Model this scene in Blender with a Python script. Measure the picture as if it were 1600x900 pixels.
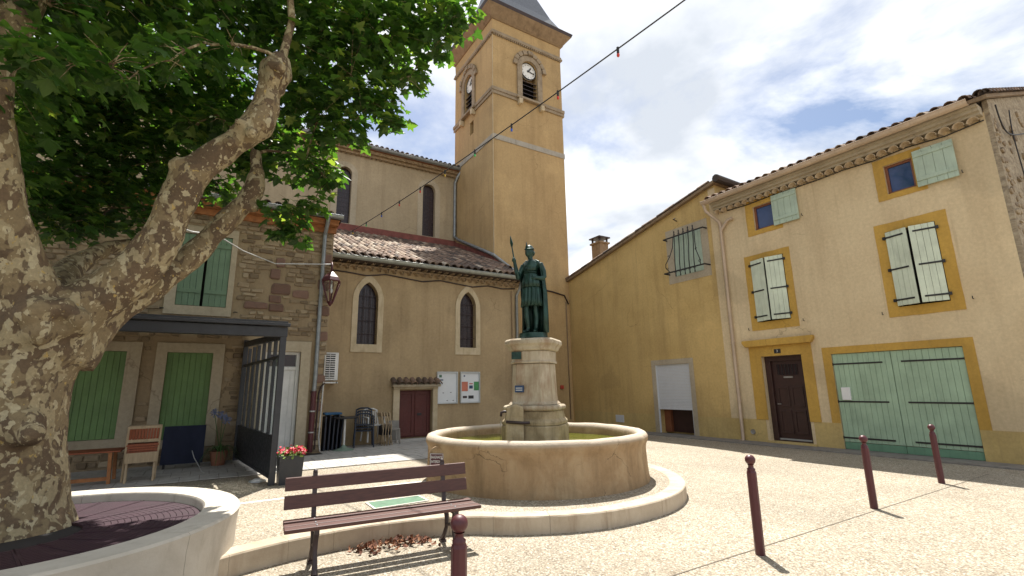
import bpy, bmesh, math, random
import numpy as np
from mathutils import Vector, Matrix, Euler, noise as mnoise
random.seed(7)
scene = bpy.context.scene
for o in list(bpy.data.objects): bpy.data.objects.remove(o)
C = scene.collection
R = math.radians

# ------------------------------------------------------------------ camera, sky, sun, exposure
EYE = Vector((0, 0, 1.7))
FPX, PITCH, ROLL, YAW = 745.445, 0.206395, -0.0159346, 0.556971
_fw = Vector((math.sin(YAW)*math.cos(PITCH), math.cos(YAW)*math.cos(PITCH), math.sin(PITCH)))
_r0 = Vector((math.cos(YAW), -math.sin(YAW), 0)); _u0 = _r0.cross(_fw)
_rt = _r0*math.cos(ROLL)+_u0*math.sin(ROLL); _up = -_r0*math.sin(ROLL)+_u0*math.cos(ROLL)
cd = bpy.data.cameras.new('camera'); cam = bpy.data.objects.new('camera', cd); C.objects.link(cam)
cd.sensor_width = 36; cd.lens = FPX*36/1600; cd.clip_start = 0.05; cd.clip_end = 3000
M = Matrix((_rt, _up, -_fw)).transposed().to_4x4(); M.translation = EYE
cam.matrix_world = M
scene.camera = cam
def ray(px, py): return _rt*((px-800)/FPX)+_up*((450-py)/FPX)+_fw
def at(px, py, d):
    """a world point: direction seen at a photo pixel, d metres away horizontally"""
    r = ray(px, py); return EYE + r*(d/math.hypot(r.x, r.y))

SUN = Vector((0.28, 0.41, 1.0)).normalized()
world = bpy.data.worlds.new('World'); scene.world = world; world.use_nodes = True
nt = world.node_tree; N = nt.nodes; L = nt.links; N.clear()
out = N.new('ShaderNodeOutputWorld'); bg = N.new('ShaderNodeBackground'); bg.inputs[1].default_value = 0.072
sky = N.new('ShaderNodeTexSky'); sky.sky_type = 'NISHITA'; sky.sun_disc = False
sky.sun_elevation = math.asin(SUN.z); sky.sun_rotation = math.atan2(SUN.x, SUN.y)
sky.air_density = 1.0; sky.dust_density = 1.5; sky.ozone_density = 1.5
tc = N.new('ShaderNodeTexCoord'); sep = N.new('ShaderNodeSeparateXYZ'); L.new(tc.outputs['Generated'], sep.inputs[0])
ad = N.new('ShaderNodeMath'); ad.operation = 'ADD'; ad.inputs[1].default_value = 0.22; L.new(sep.outputs[2], ad.inputs[0])
mx = N.new('ShaderNodeMath'); mx.operation = 'MAXIMUM'; mx.inputs[1].default_value = 0.12; L.new(ad.outputs[0], mx.inputs[0])
dv = N.new('ShaderNodeVectorMath'); dv.operation = 'DIVIDE'; L.new(tc.outputs['Generated'], dv.inputs[0])
cb = N.new('ShaderNodeCombineXYZ')
for k in range(3): L.new(mx.outputs[0], cb.inputs[k])
L.new(cb.outputs[0], dv.inputs[1])
n1 = N.new('ShaderNodeTexNoise'); n1.inputs['Scale'].default_value = 1.5; n1.inputs['Detail'].default_value = 9; n1.inputs['Roughness'].default_value = .58
n1.inputs['Distortion'].default_value = .35
mp = N.new('ShaderNodeMapping'); mp.inputs['Location'].default_value = (3.4, 1.2, 0.6); L.new(dv.outputs[0], mp.inputs[0]); L.new(mp.outputs[0], n1.inputs['Vector'])
cr = N.new('ShaderNodeValToRGB'); cr.color_ramp.elements[0].position = .36; cr.color_ramp.elements[1].position = .52
L.new(n1.outputs[0], cr.inputs[0])
n2 = N.new('ShaderNodeTexNoise'); n2.inputs['Scale'].default_value = 2.3; n2.inputs['Detail'].default_value = 7
mp2 = N.new('ShaderNodeMapping'); mp2.inputs['Location'].default_value = (9.1, 4.7, 2.0); L.new(dv.outputs[0], mp2.inputs[0]); L.new(mp2.outputs[0], n2.inputs['Vector'])
cr2 = N.new('ShaderNodeValToRGB'); cr2.color_ramp.elements[0].position = .38; cr2.color_ramp.elements[1].position = .62
cr2.color_ramp.elements[0].color = (5.4, 5.8, 6.4, 1); cr2.color_ramp.elements[1].color = (9.8, 9.9, 10.0, 1)
L.new(n2.outputs[0], cr2.inputs[0])
mix = N.new('ShaderNodeMixRGB'); L.new(cr.outputs[0], mix.inputs[0]); L.new(sky.outputs[0], mix.inputs[1]); L.new(cr2.outputs[0], mix.inputs[2])
L.new(mix.outputs[0], bg.inputs[0]); L.new(bg.outputs[0], out.inputs[0])

sd = bpy.data.lights.new('sun', 'SUN'); sd.energy = 5.0; sd.angle = R(0.55); sd.color = (1, .955, .88)
so = bpy.data.objects.new('sun', sd); C.objects.link(so); so.location = (6, 9, 30)
so.rotation_euler = (-SUN).to_track_quat('-Z', 'Y').to_euler()
vs = scene.view_settings; vs.view_transform = 'Standard'; vs.look = 'None'; vs.gamma = 1; vs.use_curve_mapping = False
vs.exposure = 0.97
scene.render.engine = 'CYCLES'

# ------------------------------------------------------------------ materials
MATS = {}
def nodes(name):
    m = bpy.data.materials.new(name); m.use_nodes = True; t = m.node_tree
    b = t.nodes['Principled BSDF']; MATS[name] = m
    return m, t.nodes, t.links, b
def tex_noise(N, L, vec, scale, detail=5, rough=.55, dist=0):
    n = N.new('ShaderNodeTexNoise'); n.inputs['Scale'].default_value = scale; n.inputs['Detail'].default_value = detail
    n.inputs['Roughness'].default_value = rough; n.inputs['Distortion'].default_value = dist
    if vec is not None: L.new(vec, n.inputs['Vector'])
    return n
def ramp(N, L, src, stops, interp='LINEAR'):
    r = N.new('ShaderNodeValToRGB'); r.color_ramp.interpolation = interp
    e = r.color_ramp.elements
    while len(e) < len(stops): e.new(.5)
    for i, (p, c) in enumerate(stops):
        e[i].position = p; e[i].color = (c[0], c[1], c[2], 1) if not isinstance(c, (int, float)) else (c, c, c, 1)
    L.new(src, r.inputs[0]); return r
def mixc(N, L, fac, a, b, mode='MIX'):
    m = N.new('ShaderNodeMixRGB'); m.blend_type = mode
    for k, s in ((0, fac), (1, a), (2, b)):
        if isinstance(s, (int, float)): m.inputs[k].default_value = s
        elif isinstance(s, tuple): m.inputs[k].default_value = (*s, 1)
        else: L.new(s, m.inputs[k])
    return m.outputs[0]
def bump(N, L, h, b, strength=.3, dist=.01):
    n = N.new('ShaderNodeBump'); n.inputs['Strength'].default_value = strength; n.inputs['Distance'].default_value = dist
    L.new(h, n.inputs['Height']); L.new(n.outputs[0], b.inputs['Normal']); return n
def worldpos(N):
    return N.new('ShaderNodeNewGeometry').outputs['Position']
def stretch(N, L, vec, s):
    m = N.new('ShaderNodeMapping'); m.inputs['Scale'].default_value = s; L.new(vec, m.inputs[0]); return m.outputs[0]

def plain(name, col, rough=.6, metal=0, var=.15, scale=6, bmp=.08, bscale=60):
    m, N, L, b = nodes(name); p = worldpos(N)
    n = tex_noise(N, L, p, scale, 6)
    dark = tuple(c*(1-var) for c in col); lite = tuple(min(1, c*(1+var)) for c in col)
    r = ramp(N, L, n.outputs[0], [(.3, dark), (.7, lite)])
    L.new(r.outputs[0], b.inputs['Base Color']); b.inputs['Roughness'].default_value = rough; b.inputs['Metallic'].default_value = metal
    if bmp:
        n2 = tex_noise(N, L, p, bscale, 4); bump(N, L, n2.outputs[0], b, bmp, .005)
    return m
def painted(name, col, rough=.6, chip=(.20, .16, .11), amount=.5, sx=(8, 8, .7)):
    """old paint: sun-faded areas, runs of dirt down the boards, small chips"""
    m, N, L, b = nodes(name); p = worldpos(N)
    r = ramp(N, L, tex_noise(N, L, p, 2.2, 6, .6).outputs[0], [(.3, tuple(c*.84 for c in col)), (.7, tuple(min(1, c*1.12) for c in col))])
    d = ramp(N, L, tex_noise(N, L, stretch(N, L, p, sx), 2.0, 6, .65).outputs[0], [(.52, 0.0), (.8, amount)])
    c = mixc(N, L, d.outputs[0], r.outputs[0], tuple(x*.45 for x in col))
    k = ramp(N, L, tex_noise(N, L, p, 38, 4, .6).outputs[0], [(.70, 0.0), (.73, amount)])
    c = mixc(N, L, k.outputs[0], c, chip); L.new(c, b.inputs['Base Color'])
    rr = ramp(N, L, tex_noise(N, L, p, 20, 4).outputs[0], [(.3, max(0, rough-.12)), (.7, min(1, rough+.15))]); L.new(rr.outputs[0], b.inputs['Roughness'])
    bump(N, L, tex_noise(N, L, stretch(N, L, p, sx), 12, 5, .6).outputs[0], b, .12, .004); return m
def plaster(name, c1, c2, stain, rough=.9, streak=.5, bmp=.25):
    """rendered wall: broad mottling, faint vertical rain streaks, fine sandy relief"""
    m, N, L, b = nodes(name); p = worldpos(N)
    a = tex_noise(N, L, p, .7, 8, .62, .4); r = ramp(N, L, a.outputs[0], [(.32, c1), (.68, c2)])
    s = tex_noise(N, L, stretch(N, L, p, (2.6, 2.6, .22)), 1.0, 6, .6)
    sr = ramp(N, L, s.outputs[0], [(.48, 0.0), (.78, streak)])
    c = mixc(N, L, sr.outputs[0], r.outputs[0], stain)
    f = tex_noise(N, L, p, 14, 6, .7); fr = ramp(N, L, f.outputs[0], [(.3, .86), (.7, 1.08)])
    c = mixc(N, L, 1.0, c, fr.outputs[0], 'MULTIPLY')
    pw = mixc(N, L, .35, p, tex_noise(N, L, p, 1.3, 5, .6).outputs['Color'])
    pa_ = tex_noise(N, L, pw, .55, 2.5, .5); pr_ = ramp(N, L, pa_.outputs[0], [(.36, .87), (.40, 1.0), (.60, 1.0), (.63, 1.08)])
    c = mixc(N, L, 1.0, c, pr_.outputs[0], 'MULTIPLY')
    d2 = tex_noise(N, L, stretch(N, L, p, (9, 9, .35)), 1.0, 5, .6); dr_ = ramp(N, L, d2.outputs[0], [(.60, 0.0), (.74, streak*.9)])
    c = mixc(N, L, dr_.outputs[0], c, stain)
    cv = N.new('ShaderNodeTexVoronoi'); cv.feature = 'DISTANCE_TO_EDGE'; cv.inputs['Scale'].default_value = .55; L.new(pw, cv.inputs['Vector'])
    ck = ramp(N, L, cv.outputs['Distance'], [(.001, .5), (.004, 0.0)]); cmk = ramp(N, L, tex_noise(N, L, p, .5, 2).outputs[0], [(.54, 0.0), (.6, 1.0)])
    cmul = N.new('ShaderNodeMath'); cmul.operation = 'MULTIPLY'; L.new(ck.outputs[0], cmul.inputs[0]); L.new(cmk.outputs[0], cmul.inputs[1])
    c = mixc(N, L, cmul.outputs[0], c, tuple(x*.5 for x in stain))
    L.new(c, b.inputs['Base Color']); b.inputs['Roughness'].default_value = rough
    g = tex_noise(N, L, p, 55, 8, .7); bump(N, L, g.outputs[0], b, bmp, .012)
    return m
def tinted(name, stops, rough=.85, bmp=.3, bscale=40, stain=(.05, .045, .04), sfac=.5):
    """pieces with a per-face 'tint' value picking the colour, plus weathering"""
    m, N, L, b = nodes(name); p = worldpos(N)
    a = N.new('ShaderNodeAttribute'); a.attribute_name = 'tint'
    r = ramp(N, L, a.outputs['Fac'], stops)
    n = tex_noise(N, L, p, 9, 7, .65); nr = ramp(N, L, n.outputs[0], [(.42, 0.0), (.72, sfac)])
    c = mixc(N, L, nr.outputs[0], r.outputs[0], stain)
    L.new(c, b.inputs['Base Color']); b.inputs['Roughness'].default_value = rough
    g = tex_noise(N, L, p, bscale, 8, .7); bump(N, L, g.outputs[0], b, bmp, .01)
    return m

def m_ground():
    m, N, L, b = nodes('aggregate'); p = worldpos(N)
    v = N.new('ShaderNodeTexVoronoi'); v.inputs['Scale'].default_value = 58; v.inputs['Randomness'].default_value = 1; L.new(p, v.inputs['Vector'])
    cr = ramp(N, L, v.outputs['Color'], [(0.0, (.13, .095, .06)), (.2, (.29, .23, .155)), (.5, (.42, .355, .26)), (.75, (.51, .45, .345)), (1.0, (.74, .69, .60))])
    big = tex_noise(N, L, p, .4, 6, .6); br = ramp(N, L, big.outputs[0], [(.3, .78), (.7, 1.08)])
    c = mixc(N, L, 1.0, cr.outputs[0], br.outputs[0], 'MULTIPLY')
    e = ramp(N, L, v.outputs['Distance'], [(.2, 1.0), (.75, .3)]); c = mixc(N, L, .6, c, e.outputs[0], 'MULTIPLY')
    st = tex_noise(N, L, p, 1.5, 8, .72, .4); sr = ramp(N, L, st.outputs[0], [(.55, 0.0), (.75, .5)]); c = mixc(N, L, sr.outputs[0], c, (.17, .13, .085))
    sp = tex_noise(N, L, p, 3.1, 3, .5); sr2 = ramp(N, L, sp.outputs[0], [(.70, 0.0), (.74, .35)]); c = mixc(N, L, sr2.outputs[0], c, (.13, .10, .07))
    tm = tex_noise(N, L, stretch(N, L, p, (.9, .12, 1)), 1.0, 5, .6); tr_ = ramp(N, L, tm.outputs[0], [(.55, 0.0), (.72, .22)]); c = mixc(N, L, tr_.outputs[0], c, (.2, .165, .12))
    L.new(c, b.inputs['Base Color']); b.inputs['Roughness'].default_value = .8
    inv = N.new('ShaderNodeMath'); inv.operation = 'SUBTRACT'; inv.inputs[0].default_value = 1; L.new(v.outputs['Distance'], inv.inputs[1])
    bump(N, L, inv.outputs[0], b, .7, .010); return m
def m_bark():
    """plane bark: rounded flakes shed in layers, dark brown over olive over cream, a few fresh yellow scars"""
    m, N, L, b = nodes('plane_bark'); p = worldpos(N)
    ps = stretch(N, L, p, (1, 1, .7)); col = None
    f = tex_noise(N, L, p, 30, 7, .7)
    base = ramp(N, L, tex_noise(N, L, p, 2.2, 4).outputs[0], [(.3, (.095, .062, .034)), (.7, (.15, .10, .055))]).outputs[0]
    hs = None
    for sc_, off_, lo, cc in ((4.0, 0, .49, (.235, .175, .092)), (7.0, 11, .54, (.36, .295, .17)), (11, 23, .60, (.46, .395, .25)), (19, 37, .68, (.44, .31, .10)), (13, 51, .60, (.105, .07, .04)), (28, 63, .64, (.42, .35, .21))):
        mp_ = N.new('ShaderNodeMapping'); mp_.inputs['Location'].default_value = (off_, off_*.7, -off_); L.new(ps, mp_.inputs[0])
        n = tex_noise(N, L, mp_.outputs[0], sc_, 2.6, .5, .3); r = ramp(N, L, n.outputs[0], [(lo, 0.0), (lo+.022, .85)])
        base = mixc(N, L, r.outputs[0], base, cc)
        if hs is None: hs = r.outputs[0]
        else:
            ad_ = N.new('ShaderNodeMath'); ad_.operation = 'ADD'; L.new(hs, ad_.inputs[0]); L.new(r.outputs[0], ad_.inputs[1]); hs = ad_.outputs[0]
    fr = ramp(N, L, f.outputs[0], [(.3, .74), (.7, 1.15)])
    c = mixc(N, L, 1, base, fr.outputs[0], 'MULTIPLY'); L.new(c, b.inputs['Base Color']); b.inputs['Roughness'].default_value = .85
    g = N.new('ShaderNodeMath'); g.operation = 'MULTIPLY_ADD'; L.new(hs, g.inputs[0]); g.inputs[1].default_value = -.35; L.new(f.outputs[0], g.inputs[2])
    bump(N, L, g.outputs[0], b, .5, .014); return m
def m_leaf():
    m, N, L, b = nodes('leaf_green'); t = N.new('ShaderNodeAttribute'); t.attribute_name = 'tint'
    r = ramp(N, L, t.outputs['Fac'], [(0, (.024, .062, .014)), (.45, (.05, .11, .022)), (.8, (.095, .165, .032)), (1, (.18, .23, .05))])
    L.new(r.outputs[0], b.inputs['Base Color']); b.inputs['Roughness'].default_value = .5
    tr = N.new('ShaderNodeBsdfTranslucent'); c2 = mixc(N, L, 1, r.outputs[0], (1.9, 2.1, .8), 'MULTIPLY'); L.new(c2, tr.inputs[0])
    ms = N.new('ShaderNodeMixShader'); ms.inputs[0].default_value = .5
    L.new(b.outputs[0], ms.inputs[1]); L.new(tr.outputs[0], ms.inputs[2])
    o = N['Material Output']; L.new(ms.outputs[0], o.inputs[0]); return m
def m_basin():
    m, N, L, b = nodes('basin_stone'); p = worldpos(N)
    a = tex_noise(N, L, p, 2.2, 8, .65, .5)
    r = ramp(N, L, a.outputs[0], [(.25, (.235, .15, .072)), (.5, (.325, .22, .118)), (.75, (.42, .315, .185))])
    s = tex_noise(N, L, stretch(N, L, p, (5, 5, .8)), 1.2, 7, .65); sr = ramp(N, L, s.outputs[0], [(.5, 0.0), (.75, .55)])
    c = mixc(N, L, sr.outputs[0], r.outputs[0], (.13, .085, .04))
    g = N.new('ShaderNodeNewGeometry'); sp = N.new('ShaderNodeSeparateXYZ'); L.new(p, sp.inputs[0])
    # paler towards the top of the coping
    zr = ramp(N, L, sp.outputs[2], [(.86, 0.0), (.92, .6)])
    c = mixc(N, L, zr.outputs[0], c, (.56, .50, .42))
    # hairline cracks
    wv = mixc(N, L, .18, p, tex_noise(N, L, p, 5, 4).outputs['Color'])
    v = N.new('ShaderNodeTexVoronoi'); v.feature = 'DISTANCE_TO_EDGE'; v.inputs['Scale'].default_value = 1.9; L.new(wv, v.inputs['Vector'])
    ck = ramp(N, L, v.outputs['Distance'], [(.0015, 1.0), (.0065, 0.0)])
    msk = tex_noise(N, L, p, 1.1, 2); mr = ramp(N, L, msk.outputs[0], [(.52, 0.0), (.58, .8)])
    cm = N.new('ShaderNodeMath'); cm.operation = 'MULTIPLY'; L.new(ck.outputs[0], cm.inputs[0]); L.new(mr.outputs[0], cm.inputs[1])
    c = mixc(N, L, cm.outputs[0], c, (.05, .032, .018))
    L.new(c, b.inputs['Base Color']); b.inputs['Roughness'].default_value = .85
    f = tex_noise(N, L, p, 24, 8, .7); h = N.new('ShaderNodeMath'); h.operation = 'SUBTRACT'; L.new(f.outputs[0], h.inputs[0]); L.new(cm.outputs[0], h.inputs[1])
    bump(N, L, h.outputs[0], b, .45, .02)
    return m
def m_stone(name, cs, stain, scale=3.0, lo=.52, hi=.74):
    m, N, L, b = nodes(name); p = worldpos(N)
    a = tex_noise(N, L, p, scale, 8, .65, .3); r = ramp(N, L, a.outputs[0], [(.28, cs[0]), (.5, cs[1]), (.74, cs[2])])
    s = tex_noise(N, L, stretch(N, L, p, (6, 6, 1.0)), 1, 7, .65); sr = ramp(N, L, s.outputs[0], [(lo, 0.0), (hi, .65)])
    c = mixc(N, L, sr.outputs[0], r.outputs[0], stain)
    L.new(c, b.inputs['Base Color']); b.inputs['Roughness'].default_value = .85
    f = tex_noise(N, L, p, 35, 8, .7); bump(N, L, f.outputs[0], b, .35, .012)
    return m
def m_rubble():
    m, N, L, b = nodes('rubble_render'); p = worldpos(N)
    a = tex_noise(N, L, stretch(N, L, p, (1, 1, 1.8)), 5.5, 8, .7, .6)
    r = ramp(N, L, a.outputs[0], [(.3, (.15, .115, .08)), (.5, (.33, .265, .18)), (.7, (.46, .39, .28))])
    L.new(r.outputs[0], b.inputs['Base Color']); b.inputs['Roughness'].default_value = .95
    bump(N, L, a.outputs[0], b, .9, .05); return m
def m_glass(name, col, rough=.08):
    m, N, L, b = nodes(name); p = worldpos(N)
    n = tex_noise(N, L, p, 3, 3); r = ramp(N, L, n.outputs[0], [(.3, tuple(c*.7 for c in col)), (.7, col)])
    L.new(r.outputs[0], b.inputs['Base Color']); b.inputs['Roughness'].default_value = rough; b.inputs['IOR'].default_value = 1.5
    return m
def m_clear(name):
    m, N, L, b = nodes(name); b.inputs['Base Color'].default_value = (.9, .95, .95, 1)
    b.inputs['Roughness'].default_value = .03; b.inputs['Transmission Weight'].default_value = 1; b.inputs['IOR'].default_value = 1.08; return m
def m_wood(name, c1, c2, axis=(1, 12, 12), rough=.6):
    m, N, L, b = nodes(name); tc = N.new('ShaderNodeTexCoord')
    n = tex_noise(N, L, stretch(N, L, tc.outputs['Object'], axis), 4, 6, .6); r = ramp(N, L, n.outputs[0], [(.3, c1), (.7, c2)])
    L.new(r.outputs[0], b.inputs['Base Color']); b.inputs['Roughness'].default_value = rough
    bump(N, L, n.outputs[0], b, .25, .006); return m

m_ground(); m_bark(); m_leaf(); m_basin(); m_rubble()
plaster('church_wall', (.345, .252, .14), (.435, .325, .188), (.21, .145, .078))
plaster('nave_wall', (.38, .30, .19), (.45, .36, .235), (.24, .18, .11))
plaster('tower_wall', (.40, .27, .125), (.475, .33, .158), (.26, .165, .075))
plaster('yellow_wall', (.50, .34, .125), (.61, .43, .172), (.29, .19, .075), streak=.5)
plaster('cream_wall', (.60, .465, .28), (.68, .545, .34), (.40, .29, .165))
plaster('ochre_paint', (.47, .275, .05), (.55, .335, .07), (.32, .19, .05), bmp=.12)
plaster('plinth_paint', (.50, .36, .135), (.57, .42, .17), (.28, .20, .09))
plaster('pale_surround', (.40, .335, .235), (.47, .40, .29), (.28, .22, .15), bmp=.12)
plaster('mortar', (.27, .20, .12), (.38, .29, .18), (.16, .115, .065), bmp=.8)
m_stone('pedestal_stone', [(.30, .24, .16), (.43, .365, .265), (.54, .475, .365)], (.20, .10, .045), 3.0, .47, .66)
m_stone('pedestal_low', [(.17, .125, .065), (.33, .26, .155), (.46, .385, .26)], (.085, .06, .028))
m_stone('window_stone', [(.40, .32, .2), (.50, .41, .27), (.56, .47, .33)], (.30, .22, .13))
m_stone('tower_stone', [(.20, .15, .095), (.29, .225, .15), (.36, .29, .205)], (.15, .11, .075))
m_stone('cornice_stone', [(.17, .115, .065), (.24, .165, .095), (.30, .215, .13)], (.10, .065, .04))
m_stone('eave_clay', [(.30, .21, .12), (.40, .29, .175), (.47, .35, .22)], (.15, .095, .06), 6)
m_stone('eave_pale', [(.40, .30, .19), (.50, .39, .26), (.56, .46, .32)], (.24, .16, .10), 6)
m_stone('grey_band', [(.30, .27, .22), (.36, .325, .27), (.40, .37, .31)], (.2, .17, .13))
m_stone('white_concrete', [(.36, .285, .20), (.46, .38, .28), (.54, .46, .35)], (.27, .19, .12), 1.6)
m_stone('planter_white', [(.40, .355, .29), (.49, .445, .375), (.56, .52, .45)], (.32, .28, .22), 1.6)
m_stone('slab_stone', [(.33, .31, .28), (.42, .40, .37), (.5, .48, .44)], (.24, .22, .2), 5)
m_stone('white_strip', [(.55, .52, .46), (.64, .61, .55), (.7, .67, .61)], (.4, .36, .3), 3)
m_stone('pavement_grey', [(.16, .145, .125), (.21, .19, .165), (.25, .23, .2)], (.1, .09, .08), 4)
tinted('tile_clay', [(0, (.055, .04, .032)), (.35, (.15, .095, .065)), (.6, (.26, .165, .11)), (.85, (.40, .30, .21)), (1, (.52, .44, .34))], sfac=.7)
tinted('wall_stone', [(0, (.17, .12, .072)), (.4, (.25, .185, .112)), (.75, (.33, .25, .158)), (1, (.40, .32, .215))], bscale=28, bmp=.6, sfac=.35)
tinted('red_stone', [(0, (.15, .085, .06)), (1, (.23, .135, .10))], bscale=28, bmp=.6, sfac=.3)
tinted('dead_leaf', [(0, (.09, .03, .015)), (.6, (.20, .075, .035)), (1, (.33, .16, .08))], sfac=.1)
tinted('petal_red', [(0, (.42, .008, .03)), (1, (.72, .02, .06))], sfac=0, rough=.5, bmp=0)
painted('maroon_paint', (.078, .014, .018), .42, (.05, .02, .02), .45)
plain('maroon_grate', (.026, .004, .012), .6, bmp=.3)
m_wood('bench_slat', (.058, .021, .016), (.10, .038, .027), (1.5, 18, 18), .55)
plain('iron_dark', (.035, .02, .02), .5, var=.3, bmp=.2)
plain('iron_black', (.018, .016, .016), .55, bmp=.1)
painted('anthracite', (.028, .03, .036), .45, (.09, .085, .08), .25)
plain('zinc', (.27, .29, .30), .45, .55, .2)
plain('zinc_dull', (.34, .36, .33), .5, .35, .2)
painted('beige_pipe', (.50, .385, .28), .55)
plain('flashing_red', (.20, .062, .048), .8, var=.3, scale=3)
plain('slate', (.075, .085, .105), .45, var=.35, scale=14, bmp=.4, bscale=22)
plain('moss_edge', (.17, .18, .075), .9, var=.4)
painted('shutter_pale', (.40, .49, .385))
painted('shutter_cream', (.60, .66, .52))
painted('shutter_garage', (.335, .455, .315))
painted('garage_base', (.14, .27, .17))
painted('shutter_green', (.15, .235, .15))
painted('shutter_lime', (.14, .25, .085))
plain('brown_frame', (.20, .07, .03), .5)
plain('door_wood', (.042, .017, .013), .45, var=.2)
painted('door_red', (.10, .022, .017))
painted('white_paint', (.70, .70, .68))
plain('roller_white', (.58, .59, .60), .5, var=.03)
plain('orange_board', (.34, .14, .05), .75, var=.3, scale=8)
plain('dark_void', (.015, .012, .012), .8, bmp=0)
plain('terracotta', (.28, .12, .07), .8)
plain('deck_dark', (.055, .035, .025), .9)
plain('white_cable', (.5, .5, .48), .5, bmp=0)
plain('navy_plastic', (.014, .022, .042), .45)
plain('navy_cloth', (.012, .017, .04), .85, bmp=.3)
plain('blue_cloth', (.03, .10, .20), .8)
plain('white_plastic', (.68, .68, .66), .4, var=.04)
plain('grey_metal', (.30, .28, .25), .5, .2)
plain('green_base', (.20, .27, .21), .6)
m_wood('teak_red', (.22, .055, .022), (.33, .09, .035), (10, 10, 1.5))
m_wood('teak_pale', (.34, .25, .15), (.46, .35, .22), (10, 10, 1.5))
plain('bronze', (.018, .048, .038), .36, .45, .5, 9, .25, 30)
plain('clock_white', (.75, .75, .72), .45, var=.03, bmp=0)
plain('black_paint', (.02, .02, .022), .5, bmp=0)
plain('sign_maroon', (.07, .012, .02), .5, bmp=0)
plain('sign_blue', (.02, .05, .12), .5, bmp=0)
plain('sign_red', (.40, .05, .03), .5, bmp=0)
plain('sign_white', (.75, .74, .72), .5, var=.02, bmp=0)
plain('paper_white', (.66, .68, .69), .6, var=.03, bmp=0)
plain('paper_red', (.50, .16, .10), .6, bmp=0)
plain('paper_green', (.06, .25, .09), .6, bmp=0)
plain('aluminium', (.42, .44, .44), .35, .5, .06)
plain('hatch_green', (.075, .16, .095), .6, var=.25, scale=12)
plain('joint_dark', (.17, .14, .105), .9)
plain('leaf_plain', (.06, .13, .03), .5, var=.4, scale=20, bmp=0)
plain('leaf_lime', (.20, .30, .06), .5, var=.4, scale=30, bmp=0)
plain('agapanthus', (.16, .20, .34), .6, bmp=0)
m_glass('lead_glass', (.030, .016, .018), .25); m_glass('pane_glass', (.03, .06, .17), .04); m_glass('clock_glass', (.4, .4, .4))  # pane_glass: the sky's blue reflection is put into the base colour
m_glass('bulb_red', (.6, .04, .02)); m_glass('bulb_green', (.05, .45, .12)); m_glass('bulb_blue', (.04, .10, .5)); m_glass('bulb_yellow', (.65, .42, .05))
m_clear('clear_glass')
def m_water():
    m, N, L, b = nodes('green_water'); p = worldpos(N)
    n = tex_noise(N, L, p, 3, 4); r = ramp(N, L, n.outputs[0], [(.3, (.075, .085, .012)), (.7, (.13, .135, .02))])
    L.new(r.outputs[0], b.inputs['Base Color']); b.inputs['Roughness'].default_value = .06; b.inputs['IOR'].default_value = 1.33
    n2 = tex_noise(N, L, p, 12, 3); bump(N, L, n2.outputs[0], b, .12, .01)
m_water()

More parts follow.
